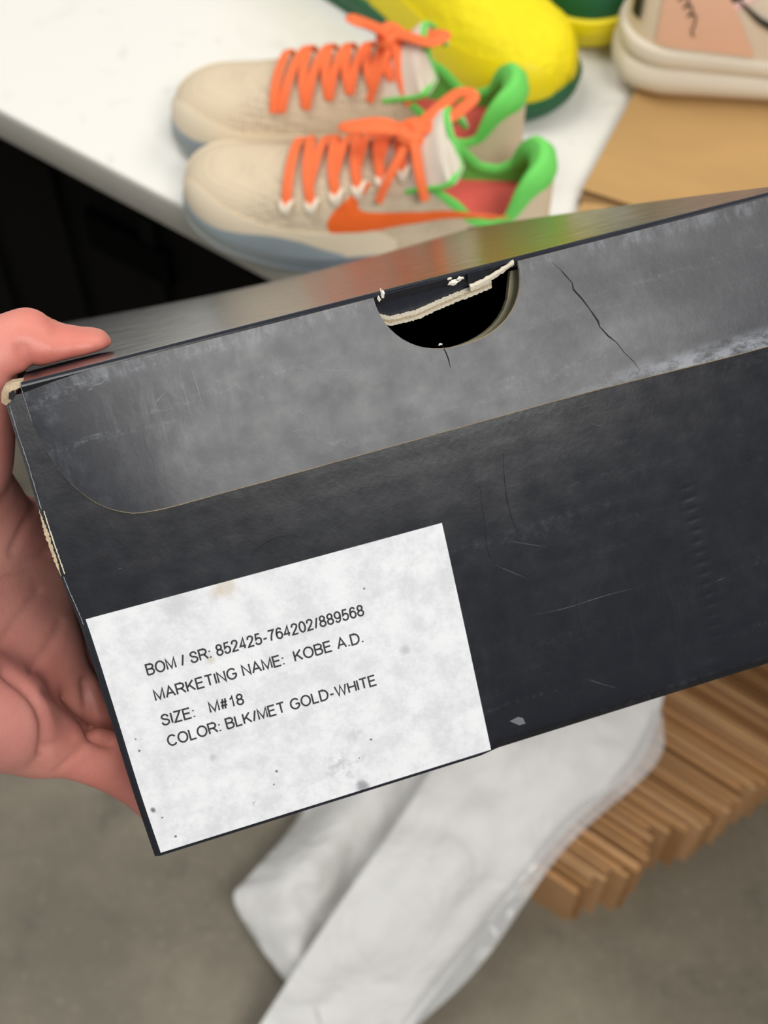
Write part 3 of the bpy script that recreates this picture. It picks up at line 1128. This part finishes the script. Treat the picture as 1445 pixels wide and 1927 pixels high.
# ------------------------------------------------------------------ shoes
class Shoe:
    """analytic sneaker: x from toe (0) to heel (L), lateral side at -y, z up"""
    def __init__(self, L=0.295, width=1.0, sole=1.0, ankle=1.0, spring=0.012, flip=1, tall=1.0, dip=0.069):
        self.L, self.flip, self.spring = L, flip, spring
        k = L / 0.295
        self.k = k
        self._hw = pchip([(0, .041), (.08, .0445), (.18, .0480), (.28, .0495), (.38, .0480), (.5, .0430), (.62, .0385), (.75, .0375), (.88, .0370), (1, .0350)])
        self._zb = pchip([(0, .017 * sole), (.3, .018 * sole), (.6, .023 * sole), (1, .029 * sole)])
        self._zt = pchip([(0, .052), (.06, .058), (.15, .066), (.25, .074), (.35, .084), (.45, .094), (.55, .105), (.65, .118), (.75, .135), (1, .140)])
        self._zc = pchip([(.0, .3), (.60, .125), (.64, .104), (.68, .094), (.74, .080), (.80, dip + .002), (.85, dip), (.90, dip + .008), (.95, .092), (.98, .099), (1, .100)])
        self._cy = pchip([(0, .010), (.2, .003), (.45, -.004), (.7, -.002), (1, .0)])
        self.width, self.ankle, self.tall = width, ankle, tall

    def endf(self, s):
        a = min(s / 0.16, 1.0)
        b = min((1 - s) / 0.13, 1.0)
        return (max(0.0, 1 - (1 - a) ** 2.3)) ** (1 / 2.3) * (max(0.0, 1 - (1 - b) ** 2.3)) ** (1 / 2.3)

    def hw(self, s):
        return self._hw(s) * self.k * self.width * self.endf(s)

    def lift(self, s):
        return self.spring * max(0.0, 1 - s / 0.3) ** 2

    def zb(self, s):
        return self._zb(s) * self.k

    def zt(self, s):
        a = min(s / 0.13, 1.0)
        e = (max(0.0, 1 - (1 - a) ** 2.4)) ** (1 / 2.2)
        z0 = self.zb(s) + 0.004
        return z0 + (self._zt(s) * self.k * self.tall - z0) * e

    def zc(self, s):
        return self._zc(s) * self.k * self.ankle * self.tall

    def P(self, s, t, off=0.0):
        """surface point; t from 0 (lateral base) to pi (medial base)"""
        c, sn = math.cos(t), max(0.0, math.sin(t))
        hw, zb, zt = self.hw(s), self.zb(s), self.zt(s)
        y = -hw * math.copysign(abs(c) ** 0.72, c)
        lean = 0.0
        z = zb + (zt - zb) * sn ** 0.9
        p = np.array([s * self.L, (y + self._cy(s)) * 1.0, z + self.lift(s)])
        if off:
            e = 0.004
            q1 = self.P(min(1, s + e), t) - self.P(max(0, s - e), t)
            q2 = self.P(s, min(math.pi, t + 0.03)) - self.P(s, max(0, t - 0.03))
            n = np.cross(q2, q1)
            if self.flip < 0:
                n = -n
            n = n / (np.linalg.norm(n) + 1e-12)
            ref = np.array([0.0, -c, 0.6])
            if self.flip < 0:
                ref = np.array([0.0, c, 0.6])
            if n @ ref < 0:
                n = -n
            pp = p.copy()
            pp[1] *= self.flip
            return pp + n * off if self.flip > 0 else pp + n * off
        p[1] *= self.flip
        return p

    def tc(self, s):
        r = (self.zc(s) - self.zb(s)) / (self.zt(s) - self.zb(s))
        return math.pi / 2 if r >= 1 else math.asin(min(1.0, max(0.0, r) ** (1 / 0.9)))


def make_shoe(name, M, label, cat, group, sh, mats, laces=True, mark=True, tongue=True, overlay=True):
    root = empty(name, M, label, cat, group)
    S = [0.5 - 0.5 * math.cos(math.pi * i / 90) for i in range(91)]
    # upper: wall strips from the base to the collar line (or the ridge where it is closed)
    up = MB()
    for side in (0, 1):
        rows = []
        for s in S:
            tm = sh.tc(s)
            ts = [tm * j / 16 for j in range(17)]
            rows.append([sh.P(s, t if side == 0 else math.pi - t) for t in ts])
        up.grid(rows)
    up.build('upper', mats['upper'], root)
    so = next(s for s in S if sh.tc(s) < math.pi / 2 - 1e-6)
    RS = [s for s in S if s >= so]
    # lining: inner skin of the rear walls
    ln = MB()
    def inner(s, t, side):
        p = sh.P(s, t if side == 0 else math.pi - t)
        c = np.array([s * sh.L * 0.94 + 0.03 * sh.L * 1.35, sh._cy(s) * sh.flip, 0])
        q = p.copy()
        q[1] = c[1] + (p[1] - c[1]) * 0.84
        q[0] = min(q[0], sh.L * 0.975 - 0.02 * sh.L * max(0, (s - 0.9)) * 3)
        return q
    zi = sh.zb(0.8) + 0.006
    for side in (0, 1):
        rows = []
        for s in [x for x in S if x >= 0.42]:
            tm = sh.tc(s)
            rows.append([inner(s, tm * j / 10, side) * np.array([1, 1, 1]) for j in range(11)])
        ln.grid(rows)
    ln.build('lining', mats['lining'], root)
    # padded collar
    cl = MB()
    rim = [sh.P(s, sh.tc(s)) for s in RS] + [sh.P(s, math.pi - sh.tc(s)) for s in RS[::-1]][1:]
    rim = [p * np.array([1, 1, 1]) + np.array([0, 0, -0.001]) for p in rim]
    n = len(rim)
    cen = np.array([0.82 * sh.L, 0, 0])
    pts = []
    rr = []
    for i, p in enumerate(rim):
        d = np.array([p[0] - cen[0], p[1] - sh._cy(.8) * sh.flip, 0])
        d /= np.linalg.norm(d) + 1e-9
        hx = max(0.0, (p[0] / sh.L - 0.90) / 0.10)
        pts.append(p - d * (0.0035 + 0.005 * hx))
        rr.append((0.0033 + 0.0066 * hx) * min(1.0, 0.45 + 6 * min(i, n - 1 - i) / n))
    cl.tube(pts, rr, 10, flat=1.45)
    cl.build('collar', mats['collar'], root)
    # insole
    ins = MB()
    rows = []
    for s in [x for x in S if 0.30 <= x <= 0.985]:
        hwv = sh.hw(s) * 0.86
        zz = sh.zb(s) + 0.009
        rows.append([(s * sh.L, (sh._cy(s) + hwv * v) * sh.flip, zz + 0.006 * v * v) for v in np.linspace(-1, 1, 9)])
    ins.plate(rows, (0, 0, -0.003))
    ins.build('insole', mats['insole'], root)
    # tongue
    if tongue:
        tg = MB()
        kt = sh.k * sh.tall
        cp = [(0.47, sh._zt(.47) * kt - 0.004), (0.55, sh._zt(.55) * kt + 0.0), (0.61, 0.121 * kt), (0.66, 0.135 * kt), (0.70, 0.152 * kt)]
        path = spline([(s * sh.L, 0, z) for s, z in cp], 20)
        rows, edge = [], []
        for i, p in enumerate(path):
            u = i / 19
            wv = (0.020 + 0.014 * u) * (1.0 if u < 0.86 else math.sqrt(max(0.0, 1 - ((u - 0.86) / 0.16) ** 2)))
            wv = max(wv, 0.019)
            rows.append([(p[0] + 0.012 * abs(v) ** 2, (sh._cy(.6) + wv * v) * sh.flip, p[2] - 0.018 * abs(v) ** 2.2 * (0.5 + u)) for v in np.linspace(-1, 1, 13)])
        tg.plate(rows, (0.006, 0, -0.002))
        tob = tg.build('tongue', mats['tongue'], root)
        ed = MB()
        loop = [np.array(r[0]) for r in rows[6:]] + [np.array(p) for p in rows[-1][1:-1]] + [np.array(r[-1]) for r in rows[6:][::-1]]
        ed.tube([p + np.array([0.003, 0, -0.001]) for p in loop], 0.0024, 8)
        ed.build('binding', mats['collar'], tob)
    # toe and side overlay
    if overlay:
        ov = MB()
        OT = pchip([(0, 1.15), (.05, 1.0), (.12, .72), (.22, .52), (.34, .42), (.5, .34), (.7, .30), (1, .26)])
        for side in (0, 1):
            rows = []
            for s in [x for x in S if 0.002 <= x <= 0.62]:
                T = OT(s) * min(1.0, (0.63 - s) / 0.1 + 0.15)
                rows.append([sh.P(s, t if side == 0 else math.pi - t, 0.0011) for t in np.linspace(0.0, T, 10)] + [sh.P(s, T if side == 0 else math.pi - T, 0.0)])
            ov.grid(rows)
        ov.build('toe_overlay', mats['overlay'], root)
    if mats.get('wrap'):
        wp = MB()
        WT = pchip([(.01, .10), (.08, .13), (.18, .23), (.27, .31), (.34, .26), (.40, .15), (.47, .02)])
        for side in (0, 1):
            rows = []
            for s in [x for x in S if 0.01 <= x <= 0.47]:
                T = WT(s)
                rows.append([sh.P(s, t if side == 0 else math.pi - t, 0.0024 * (1 - 0.5 * t / T)) for t in np.linspace(0.0, T, 8)] + [sh.P(s, T if side == 0 else math.pi - T, 0.0)])
            wp.grid(rows)
        wp.build('rubber_wrap', mats['wrap'], root)
    # midsole and outsole rings
    per = [(s, -1) for s in S] + [(s, 1) for s in S[::-1][1:-1]]

    def ring(grow, zf):
        out = []
        for s, sd in per:
            xx = s * sh.L
            ex = grow * (math.copysign(1, s - 0.5) * (abs(s - 0.5) / 0.5) ** 6)
            out.append((xx + ex, (sh._cy(s) + sd * (sh.hw(s) + grow * min(1, sh.endf(s) * 1.5))) * sh.flip, zf(s) + sh.lift(s)))
        return out
    ms = MB()
    b0 = 0.0045
    profile = mats.get('sole_profile') or [(0.000, 1.04), (0.0030, 0.98), (0.0042, 0.75), (0.0040, 0.5), (0.0026, 0.25), (0.0016, 0.0)]
    rows = [ring(g, (lambda f: (lambda s: b0 + (sh.zb(s) - b0) * f))(f)) for g, f in profile]
    ms.grid(rows, closed=True)
    nper = len(per)
    ms.build('midsole', mats['midsole'], root)
    os_ = MB()
    rows = [ring(g, (lambda z: (lambda s: z))(z)) for g, z in ((0.0022, b0 + 0.0012), (0.0028, b0), (0.0014, 0.001), (-0.003, 0.0))]
    os_.grid(rows, closed=True)
    bot = rows[-1]
    top = rows[0]
    m_ = len(S)
    for rg, fl_ in ((bot, False), (top, True)):
        vs = list(rg)
        fs = []
        for i in range(1, m_ - 2):
            a, b = i, i + 1
            c_, d_ = (nper - i - 1) % nper, (nper - i) % nper
            fs.append((a, b, c_, d_))
        fs.append((0, 1, nper - 1))
        fs.append((m_ - 2, m_ - 1, m_))
        os_.add(vs, fs)
    os_.build('outsole', mats['outsole'], root)

    def ribbon(mb, pts, nrm, wd, th):
        n = len(pts)
        A, B = [], []
        for i in range(n):
            t = pts[min(i + 1, n - 1)] - pts[max(i - 1, 0)]
            t = t / (np.linalg.norm(t) + 1e-12)
            s = np.cross(t, nrm[i])
            s /= np.linalg.norm(s) + 1e-12
            u = np.cross(s, t)
            c = pts[i]
            A.append([c - s * wd / 2, c - s * wd * 0.32 + u * th, c + s * wd * 0.32 + u * th, c + s * wd / 2, c + s * wd * 0.3 - u * th * 0.4, c - s * wd * 0.3 - u * th * 0.4])
        mb.grid(A, closed=True)
        mb.add(A[0], [tuple(range(6))])
        mb.add(A[-1], [tuple(range(6))[::-1]])

    if laces:
        rowsL = [(0.312, .82), (0.38, .82), (0.443, .92), (0.50, .97), (0.56, 1.03), (0.615, 1.08)]
        lc = MB()
        el = MB()

        def across(sa, ta, sb, tb_, mb, wd, off0=0.0022):
            pts, nr = [], []
            for u in np.linspace(0, 1, 18):
                s, t = sa + (sb - sa) * u, ta + (tb_ - ta) * u
                off = off0 + 0.0035 * math.sin(math.pi * u)
                p0 = sh.P(s, t, 0.0001)
                p = sh.P(s, t, off)
                pts.append(p)
                nr.append((p - p0) / np.linalg.norm(p - p0))
            ribbon(mb, pts, nr, wd, 0.0014)
        for i, (s, t) in enumerate(rowsL):
            if i == 0:
                across(s, t, s + 0.01, math.pi - t, lc, 0.0075)
            else:
                sp_, tp_ = rowsL[i - 1]
                across(s, t, sp_ + 0.03, math.pi - tp_, lc, 0.0075, 0.0030)
                across(sp_, math.pi - t, s - 0.01, t, lc, 0.0072, 0.0022) if False else None
                across(s - 0.012, t + 0.25, s + 0.03, math.pi - t, lc, 0.0070, 0.0022)
            # eyelet loop: a pale stitched tab below the lace
            across(s - 0.014, t + 0.12, s, t - 0.13, el, 0.004, 0.0012)
            across(s, t - 0.13, s + 0.014, t + 0.12, el, 0.004, 0.0012)
        root_l = lc.build('shoelace', mats['lace'], root)
        el.build('eyelet_tab', mats['eyelet'], root)
        # bow: knot, two loops, two loose ends
        bw = MB()
        K = sh.P(0.60, math.pi / 2) + np.array([0.006, -0.004 * sh.flip, 0.016])
        f = sh.flip
        kn = [K + np.array([0.006 * math.cos(a), 0.006 * math.sin(a) * f, 0.002 * math.sin(2 * a)]) for a in np.linspace(0, 2 * math.pi, 12)]
        bw.tube(kn, 0.0062, 8)
        bows = mats.get('bow') or {}
        loops = bows.get('loops', [[(0, 0, 0), (-.018, -.006, .008), (-.040, -.004, .004), (-.043, .004, -.002), (-.020, .006, .002), (0, 0, 0)],
                                   [(0, 0, 0), (.014, .010, .010), (.030, .020, .020), (.040, .014, .022), (.022, .002, .010), (0, 0, 0)]])
        for lp in loops:
            pts = spline([K + np.array([a, b * f, c]) for a, b, c in lp], 26)
            bw.tube(pts, 0.0050, 8, flat=0.45)
        for en in bows.get('ends', [[(0, 0, 0), (-.004, -.012, -.006), (-.012, -.024, -.020), (-.018, -.030, -.036)], [(0, 0, 0), (.004, -.010, .000), (.009, -.024, -.014), (.014, -.031, -.030)]]):
            pts = spline([K + np.array([a, b, c]) for a, b, c in en], 16)
            bw.tube(pts, 0.0036, 8, flat=0.6)
        bw.build('lace_bow', mats['lace'], root)
    if mark:
        # curved hooked side mark on the wall that faces the camera
        mk = MB()
        upper_e = spline([(0.535, 1.050), (0.510, 0.847), (0.500, 0.730), (0.512, 0.627), (0.557, 0.554), (0.63, 0.493), (0.73, 0.434), (0.89, 0.370)], 40)
        lower_e = spline([(0.515, 1.050), (0.460, 0.810), (0.430, 0.650), (0.420, 0.470), (0.442, 0.340), (0.51, 0.297), (0.65, 0.337), (0.89, 0.365)], 40)
        conv = mats.get('mark_t') or (lambda s, v: v)
        rows = []
        for a, b in zip(upper_e, lower_e):
            rows.append([sh.P(a[0] + (b[0] - a[0]) * q, conv(0, a[1] + (b[1] - a[1]) * q), 0.0014 if 0 < k < 5 else 0.0004) for k, q in enumerate(np.linspace(0, 1, 6))])
        mk.grid(rows)
        mk.build('side_mark', mats['mark'], root)
    return root


M_ORANGE = simple('orange_lace', '#ff7640', 0.75, 0.08, 300, 0.4, 900, 0.0006)
M_MARK = simple('orange_mark', '#f56a22', 0.45, 0.04, 60)
M_GREEN = simple('green_lining', '#6fd45f', 0.85, 0.08, 120, 0.3, 700, 0.0005)
M_CORAL = simple('coral_insole', '#ff6a60', 0.8, 0.08, 60)
M_BLUES = NT('smoky_rubber')
_x, _y, _z = M_BLUES.xyz()
M_BLUES.color(M_BLUES.mix(M_BLUES.ramp(_x, 0.13, 0.0), srgb('#6f7a84'), srgb('#9aa09c')))
M_BLUES.set(Roughness=0.35)
M_BLUES = M_BLUES.m
TAN = dict(upper=knit('tan_mesh', '#d8c6a9', '#86705e', 0.035, 0.21, 0.55, 300.0), lining=M_GREEN, collar=M_GREEN, insole=M_CORAL,
           tongue=simple('tan_tongue', '#e2d6c4', 0.9, 0.08, 60, 0.4, 500, 0.0006), overlay=simple('cream_overlay', '#e8d8bc', 0.55, 0.05, 30),
           midsole=M_BLUES, outsole=M_BLUES, wrap=simple('blue_grey_rubber', '#8f9a9f', 0.4, 0.12, 30), sole_profile=[(0.000, 1.04), (0.0016, 0.98), (0.0022, 0.7), (0.0020, 0.4), (0.0010, 0.0)], lace=M_ORANGE, eyelet=simple('pale_tab', '#ece0ca', 0.8, 0.05, 100), mark=M_MARK)


def place(toe_px, heel_px, z=TZ):
    a, b = at(*toe_px, z), at(*heel_px, z)
    return frame_at(a, b - a, z + 0.0004), float(np.linalg.norm(b - a))


# pair of tan running shoes on the table
Mn, _l = place((354, 412), (1045, 470))
make_shoe('sneaker', Mn, 'tan sneaker with orange laces, green collar and orange side mark, nearest the black box', 'sneaker', 'tan pair of sneakers',
          Shoe(L=0.266, width=0.94, tall=0.90, dip=0.060), TAN)
Mf, _l = place((346, 234), (996, 337))
TAN2 = dict(TAN)
TAN2['bow'] = dict(loops=[[(0, 0, 0), (-.012, .008, .012), (-.022, .016, .022), (-.026, .008, .018), (-.010, .0, .006), (0, 0, 0)],
                          [(0, 0, 0), (.014, .012, .012), (.032, .024, .020), (.040, .014, .020), (.020, .002, .008), (0, 0, 0)]],
                   ends=[[(0, 0, 0), (.0, -.012, -.004), (-.006, -.024, -.018), (-.010, -.030, -.034)], [(0, 0, 0), (.006, -.012, .000), (.012, -.026, -.014), (.020, -.032, -.030)]])
make_shoe('sneaker', Mf, 'tan sneaker with orange laces standing behind its mate, against the yellow shoe', 'sneaker', 'tan pair of sneakers',
          Shoe(L=0.266, width=0.94, tall=0.90, dip=0.060, flip=-1), TAN2, mark=False)

# yellow pair
M_YEL = simple('yellow_upper', '#efdc00', 0.75, 0.08, 40, 0.9, 90, 0.004)
M_YEL2 = simple('yellow_smooth', '#ecd800', 0.5, 0.04, 40)
M_DGR = simple('dark_green_rubber', '#0d5a33', 0.5, 0.1, 60)
YEL = dict(upper=M_YEL, lining=M_YEL, collar=M_YEL, insole=M_YEL2, tongue=M_YEL, overlay=M_YEL2, midsole=M_DGR, outsole=M_DGR, lace=M_YEL, eyelet=M_YEL2, mark=M_YEL2)
My, _l = place((1064, 212), (510, -140))
make_shoe('sneaker', My, 'bright yellow sneaker with a dark green sole, lying behind the tan pair', 'sneaker', 'yellow pair of sneakers',
          Shoe(L=0.30, width=0.99), YEL, laces=False, mark=False)
_yx = np.array(My.to_3x3().col[0])
_yn = np.array([_yx[1], -_yx[0], 0.0])           # away from the camera, across the pair
if _yn[1] < 0:
    _yn = -_yn
_yo = np.array(My.translation) + _yn * 0.106 + _yx * 0.016
Mz = frame_at(_yo, _yx)
YEL3 = dict(YEL)
YEL3.update(upper=M_DGR, overlay=M_DGR, midsole=M_YEL2, outsole=M_YEL2, sole_profile=[(0.000, 1.25), (0.0045, 1.15), (0.0062, 0.75), (0.0050, 0.4), (0.0030, 0.0)])
make_shoe('sneaker', Mz, 'dark green sneaker with a thick yellow sole at the top edge, beside the cream shoe', 'sneaker', 'yellow pair of sneakers',
          Shoe(L=0.30, width=0.93, sole=1.3), YEL3, laces=False, mark=False)

# ------------------------------------------------------------------ flattened carton with the cream pair
KR = kraft('kraft_board', '#b58f5a', 0.06)
KRE = kraft('kraft_edge', '#8a6a42', 0.2)
ka, kb = at(1076, 408, TZ), at(1192, 192, TZ)
KD = (kb - ka) / np.linalg.norm(kb - ka)
KM = frame_at(ka, (KD[1], -KD[0]), TZ + 0.0004)          # x to the right, y along the left edge away from the camera
ct = empty('cardboard_carton', KM, 'flattened tan cardboard carton lying on the table under the cream sneakers', 'carton')
KH = 0.012
kb_ = MB()
kb_.box((0.0, 0.012, 0.0), (0.62, 0.55, KH - 0.0045), 1)
kb_.build('lower_panel', [KR, KRE], ct, smooth=False)
kb_ = MB()
kb_.plate([[(x, y, KH + 0.002 * math.sin(3 * x) * math.sin(4 * y)) for y in np.linspace(0.018, 0.55, 12)] for x in np.linspace(0.0, 0.62, 16)], (0, 0, -0.004), 0, 1)
kb_.build('upper_panel', [KR, KRE], ct, smooth=False)
kb_ = MB()
kb_.plate([[(x, y, KH - 0.001 - 0.004 * (0.015 - y) / 0.08) for y in np.linspace(-0.06, 0.0155 - 0.010 * max(0, 1 - x / 0.03), 5)] for x in np.linspace(0.004, 0.60, 14)], (0, 0, -0.0035), 0, 1)
kb_.build('end_flap', [KR, KRE], ct, smooth=False)

M_CRM = simple('cream_sole', '#ded3bf', 0.5, 0.04, 30)
M_PEACH = simple('peach_panel', '#efbd9f', 0.55, 0.04, 40)
M_PINK = simple('pink_collar', '#f2c9be', 0.8, 0.04, 60)
M_DARK = simple('dark_lining', '#3a3234', 0.9, 0.3, 90)
M_CRU = simple('cream_upper', '#e6d3bb', 0.65, 0.06, 30, 0.2, 300, 0.0006)
M_BLACK = simple('black_patch', '#1a1d19', 0.6, 0.2, 60)
CRM = dict(upper=M_CRU, lining=M_DARK, collar=M_PINK, insole=M_DARK, tongue=M_CRU, overlay=M_CRU, midsole=M_CRM, outsole=simple('tan_outsole', '#d9b48c', 0.6, 0.05, 40), lace=M_CRU, eyelet=M_CRU, mark=M_BLACK,
           sole_profile=[(0.000, 1.10), (0.0045, 1.06), (0.0062, 0.92), (0.0052, 0.74), (0.0030, 0.66), (0.0052, 0.58), (0.0080, 0.40), (0.0078, 0.2), (0.0050, 0.03), (0.0030, 0.0)])
CZ = TZ + KH + 0.0025


def cream(heel_px, toe_px, label, flip, detail):
    M, _ = place(toe_px, heel_px, CZ)
    # place() puts the toe at the origin; keep the heel where the photograph shows it
    hl = at(*heel_px, CZ)
    d = at(*toe_px, CZ) - hl
    d /= np.linalg.norm(d)
    M = frame_at(hl + d * 0.30, -d, CZ)
    sh = Shoe(L=0.30, width=0.98, sole=1.45, ankle=1.0, flip=flip, spring=0.01)
    r = make_shoe('sneaker', M, label, 'sneaker', 'cream pair of sneakers', sh, CRM, laces=True, mark=False)
    if detail:
        T = (lambda t: t) if detail > 0 else (lambda t: math.pi - t)
        pn = MB()
        pn.grid([[sh.P(0.93 - (0.25 - 0.17 * v) * q, T(0.05 + 0.85 * v), 0.0016) for v in np.linspace(0, 1, 10)] for q in np.linspace(0, 1, 14)])
        pn.build('heel_panel', M_PEACH, r)
        hk = MB()
        hk.grid([[sh.P(s0, T(t), 0.0022) for t in np.linspace(0.16, 0.46, 6)] for s0 in np.linspace(0.972, 0.990, 6)])
        hk.build('heel_patch', M_BLACK, r)
        hk = MB()
        hk.grid([[sh.P(s0, T(t), 0.0024) for t in np.linspace(0.66, 0.78, 6)] for s0 in np.linspace(0.88, 0.93, 6)])
        hk.build('pull_tab', M_BLACK, r)
        ln = MB()
        pts = spline([sh.P(s, T(t), 0.0022) for s, t in ((0.755, .52), (0.72, .44), (0.68, .38), (0.62, .35), (0.54, .36), (0.46, .42))], 24)
        ln.tube(pts, [0.0006 + 0.0022 * min(1, i / 12) for i in range(24)], 8)
        ln.build('side_mark', M_BLACK, r)
        sg = MB()
        pts = spline([sh.P(s, T(t), 0.0024) for s, t in ((.905, .50), (.893, .58), (.888, .50), (.895, .44), (.880, .50), (.872, .44), (.880, .38), (.866, .42), (.858, .36), (.868, .32), (.850, .34), (.846, .26), (.850, .20), (.842, .16))], 70)
        sg.tube(pts, 0.0006, 6)
        sg.build('handwriting', M_BLACK, r)
    return r


cream((1165, 118), (1700, 150), 'cream and peach sneaker with a written scribble on its heel, standing on the tan carton', 1, -1)
cream((1168, -86), (1690, -54), 'cream sneaker mostly cut off by the top edge, behind the peach scribbled one', -1, 0)

# ------------------------------------------------------------------ folded cartons standing on the floor, seen from above
SZ = 0.12
e0, e1 = at(1244, 1329, SZ), at(1445, 1452, SZ)
SD = (e1 - e0)[:2] / np.linalg.norm((e1 - e0)[:2])
SN = np.array([-SD[1], SD[0]])                   # across the sheets
ends = [(1070, 1692), (1086, 1686), (1134, 1682), (1205, 1667), (1218, 1625), (1237, 1600), (1276, 1582), (1327, 1583), (1363, 1551), (1385, 1520), (1428, 1500), (1475, 1470), (1530, 1430), (1585, 1395), (1640, 1340), (1690, 1280), (1740, 1220)]
starts = [(930, 1590), (900, 1520), (960, 1440), (1010, 1390), (1060, 1330), (1140, 1260), (1200, 1180), (1280, 1080)]
pe = sorted([((at(a, b, SZ)[:2] @ SN), (at(a, b, SZ)[:2] @ SD)) for a, b in [(u, v - 30) for u, v in ends]])
ps = sorted([((at(a, b, SZ)[:2] @ SN), (at(a, b, SZ)[:2] @ SD)) for a, b in starts])
KB = [kraft('brown_board', c, 0.12) for c in ('#c49666', '#b18353', '#cfa273')]
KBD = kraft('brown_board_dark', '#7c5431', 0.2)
off = pe[0][0] + 0.004
k = 0
while off < pe[-1][0] - 0.01:
    thick = random.choice((0.008, 0.010, 0.012, 0.014))
    mid = off + thick / 2
    xe = float(np.interp(mid, [a for a, _ in pe], [b for _, b in pe])) + random.uniform(-0.006, 0.006)
    xs_ = float(np.interp(mid, [a for a, _ in ps], [b for _, b in ps]))
    hgt = SZ + random.uniform(-0.030, 0.0)
    tilt = random.uniform(-0.006, 0.006)
    Ln = xe - xs_
    org = SD * xs_ + SN * mid
    M = Matrix.Translation((org[0], org[1], 0.0003)) @ Matrix.Rotation(math.atan2(SD[1], SD[0]) + random.uniform(-0.006, 0.006), 4, 'Z')
    lab = 'folded brown cardboard carton standing on edge in the bundle on the floor'
    if k == 0:
        lab = 'outermost folded brown carton of the floor bundle, nearest the bare concrete'
    o = empty('folded_carton', M, lab, 'carton', 'folded cartons on the floor' if k else None)
    lay = 0.0038
    mb = MB()
    y0 = -thick / 2
    mt = KB[k % 3]
    mb.box((0, y0, 0), (Ln, y0 + lay, hgt))
    mb.build('panel', [mt], o, smooth=False)
    mb = MB()
    mb.box((random.uniform(0, .01), thick / 2 - 0.0012 - lay, 0), (Ln - random.uniform(0, 0.012), thick / 2 - 0.0012, hgt - random.uniform(0, 0.012)))
    mb.build('panel', [KB[(k + 1) % 3]], o, smooth=False)
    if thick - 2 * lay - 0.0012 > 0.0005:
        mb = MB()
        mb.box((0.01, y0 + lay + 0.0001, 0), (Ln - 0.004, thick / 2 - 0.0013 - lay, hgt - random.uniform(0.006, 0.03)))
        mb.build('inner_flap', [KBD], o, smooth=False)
    off += thick + random.uniform(0.0, 0.0015)
    k += 1

# ------------------------------------------------------------------ white packing paper draped from the cartons down to the floor
M_PAPER = NT('white_paper')
M_PAPER.color(M_PAPER.mix(M_PAPER.noise(8, 4), srgb('#dddbd8'), srgb('#e6e5e2')))
M_PAPER.set(Roughness=0.6)
M_PAPER.bump(M_PAPER.math('ABSOLUTE', M_PAPER.math('SUBTRACT', M_PAPER.noise(11, 4, 0.55, dist=0.6), 0.5)), 0.35, 0.04)
M_PAPER = M_PAPER.m


def sheet(mb, left, right, nu, nv, zf, crumple, seed, thick=0.0006):
    """sheet of paper between two pixel polylines; zf(u, v) is its height"""
    Lp = spline([(a, b, 0) for a, b in left], nu)
    Rp = spline([(a, b, 0) for a, b in right], nu)
    rows = []
    for i in range(nu):
        r = []
        for j in range(nv):
            u, v = i / (nu - 1), j / (nv - 1)
            px = Lp[i][0] + (Rp[i][0] - Lp[i][0]) * v
            py = Lp[i][1] + (Rp[i][1] - Lp[i][1]) * v
            z = zf(u, v)
            p = at(px, py, z)
            c = abs(mnoise.noise((p[0] * 9 + seed, p[1] * 9, seed))) + 0.5 * abs(mnoise.noise((p[0] * 21, p[1] * 21 + seed, 1.7)))
            p = at(px, py, z + crumple * (c - 0.2))
            r.append(p)
        rows.append(r)
    mb.plate(rows, (0, 0, -thick))


org = at(780, 1650, 0.0)
pp_ = empty('packing_paper', Matrix.Translation((org[0], org[1], 0.0)), 'crumpled sheet of white packing paper draped over the brown cartons to the floor', 'paper')
PZ = pchip([(0, .175), (.25, .165), (.5, .152), (.68, .125), (.85, .08), (1.0, .05)])
pm = MB()
sheet(pm, [(900, 1250), (850, 1380), (760, 1530), (640, 1700), (520, 1880), (420, 2040)], [(1262, 1230), (1243, 1330), (1196, 1440), (1045, 1583), (880, 1790), (690, 2040)], 60, 26,
      lambda u, v: PZ(u) - 0.012 * (2 * v - 1) ** 2, 0.020, 3.0)
o = pm.build('paper_strip', M_PAPER)
o.parent = pp_
o.matrix_parent_inverse = pp_.matrix_world.inverted()
pm = MB()
sheet(pm, [(600, 1470), (548, 1558), (470, 1648), (440, 1690), (478, 1765), (540, 1850), (600, 1925)], [(960, 1360), (880, 1440), (800, 1560), (735, 1650), (690, 1730), (640, 1800), (610, 1930)], 50, 24,
      lambda u, v: 0.045 + 0.10 * v * (1 - u) + 0.02 * math.sin(5 * v), 0.035, 9.0)
o = pm.build('folded_end', M_PAPER)
o.parent = pp_
o.matrix_parent_inverse = pp_.matrix_world.inverted()
# clear film sleeve showing along the right-hand edge
M_FILM = NT('clear_film')
M_FILM.set(Roughness=0.08)
M_FILM.color((0.95, 0.96, 0.97, 1))
M_FILM.b.inputs['Alpha'].default_value = 0.28
M_FILM = M_FILM.m
pm = MB()
sheet(pm, [(1240, 1330), (1190, 1440), (1040, 1583), (878, 1788), (760, 1930)], [(1248, 1352), (1232, 1440), (1060, 1600), (905, 1815), (775, 1940)], 60, 8,
      lambda u, v: PZ(0.18 + 0.75 * u) + 0.002, 0.030, 5.0, 0.0003)
o = pm.build('film_edge', M_FILM)
o.parent = pp_
o.matrix_parent_inverse = pp_.matrix_world.inverted()
o['label'] = 'glossy clear film along the paper edge'
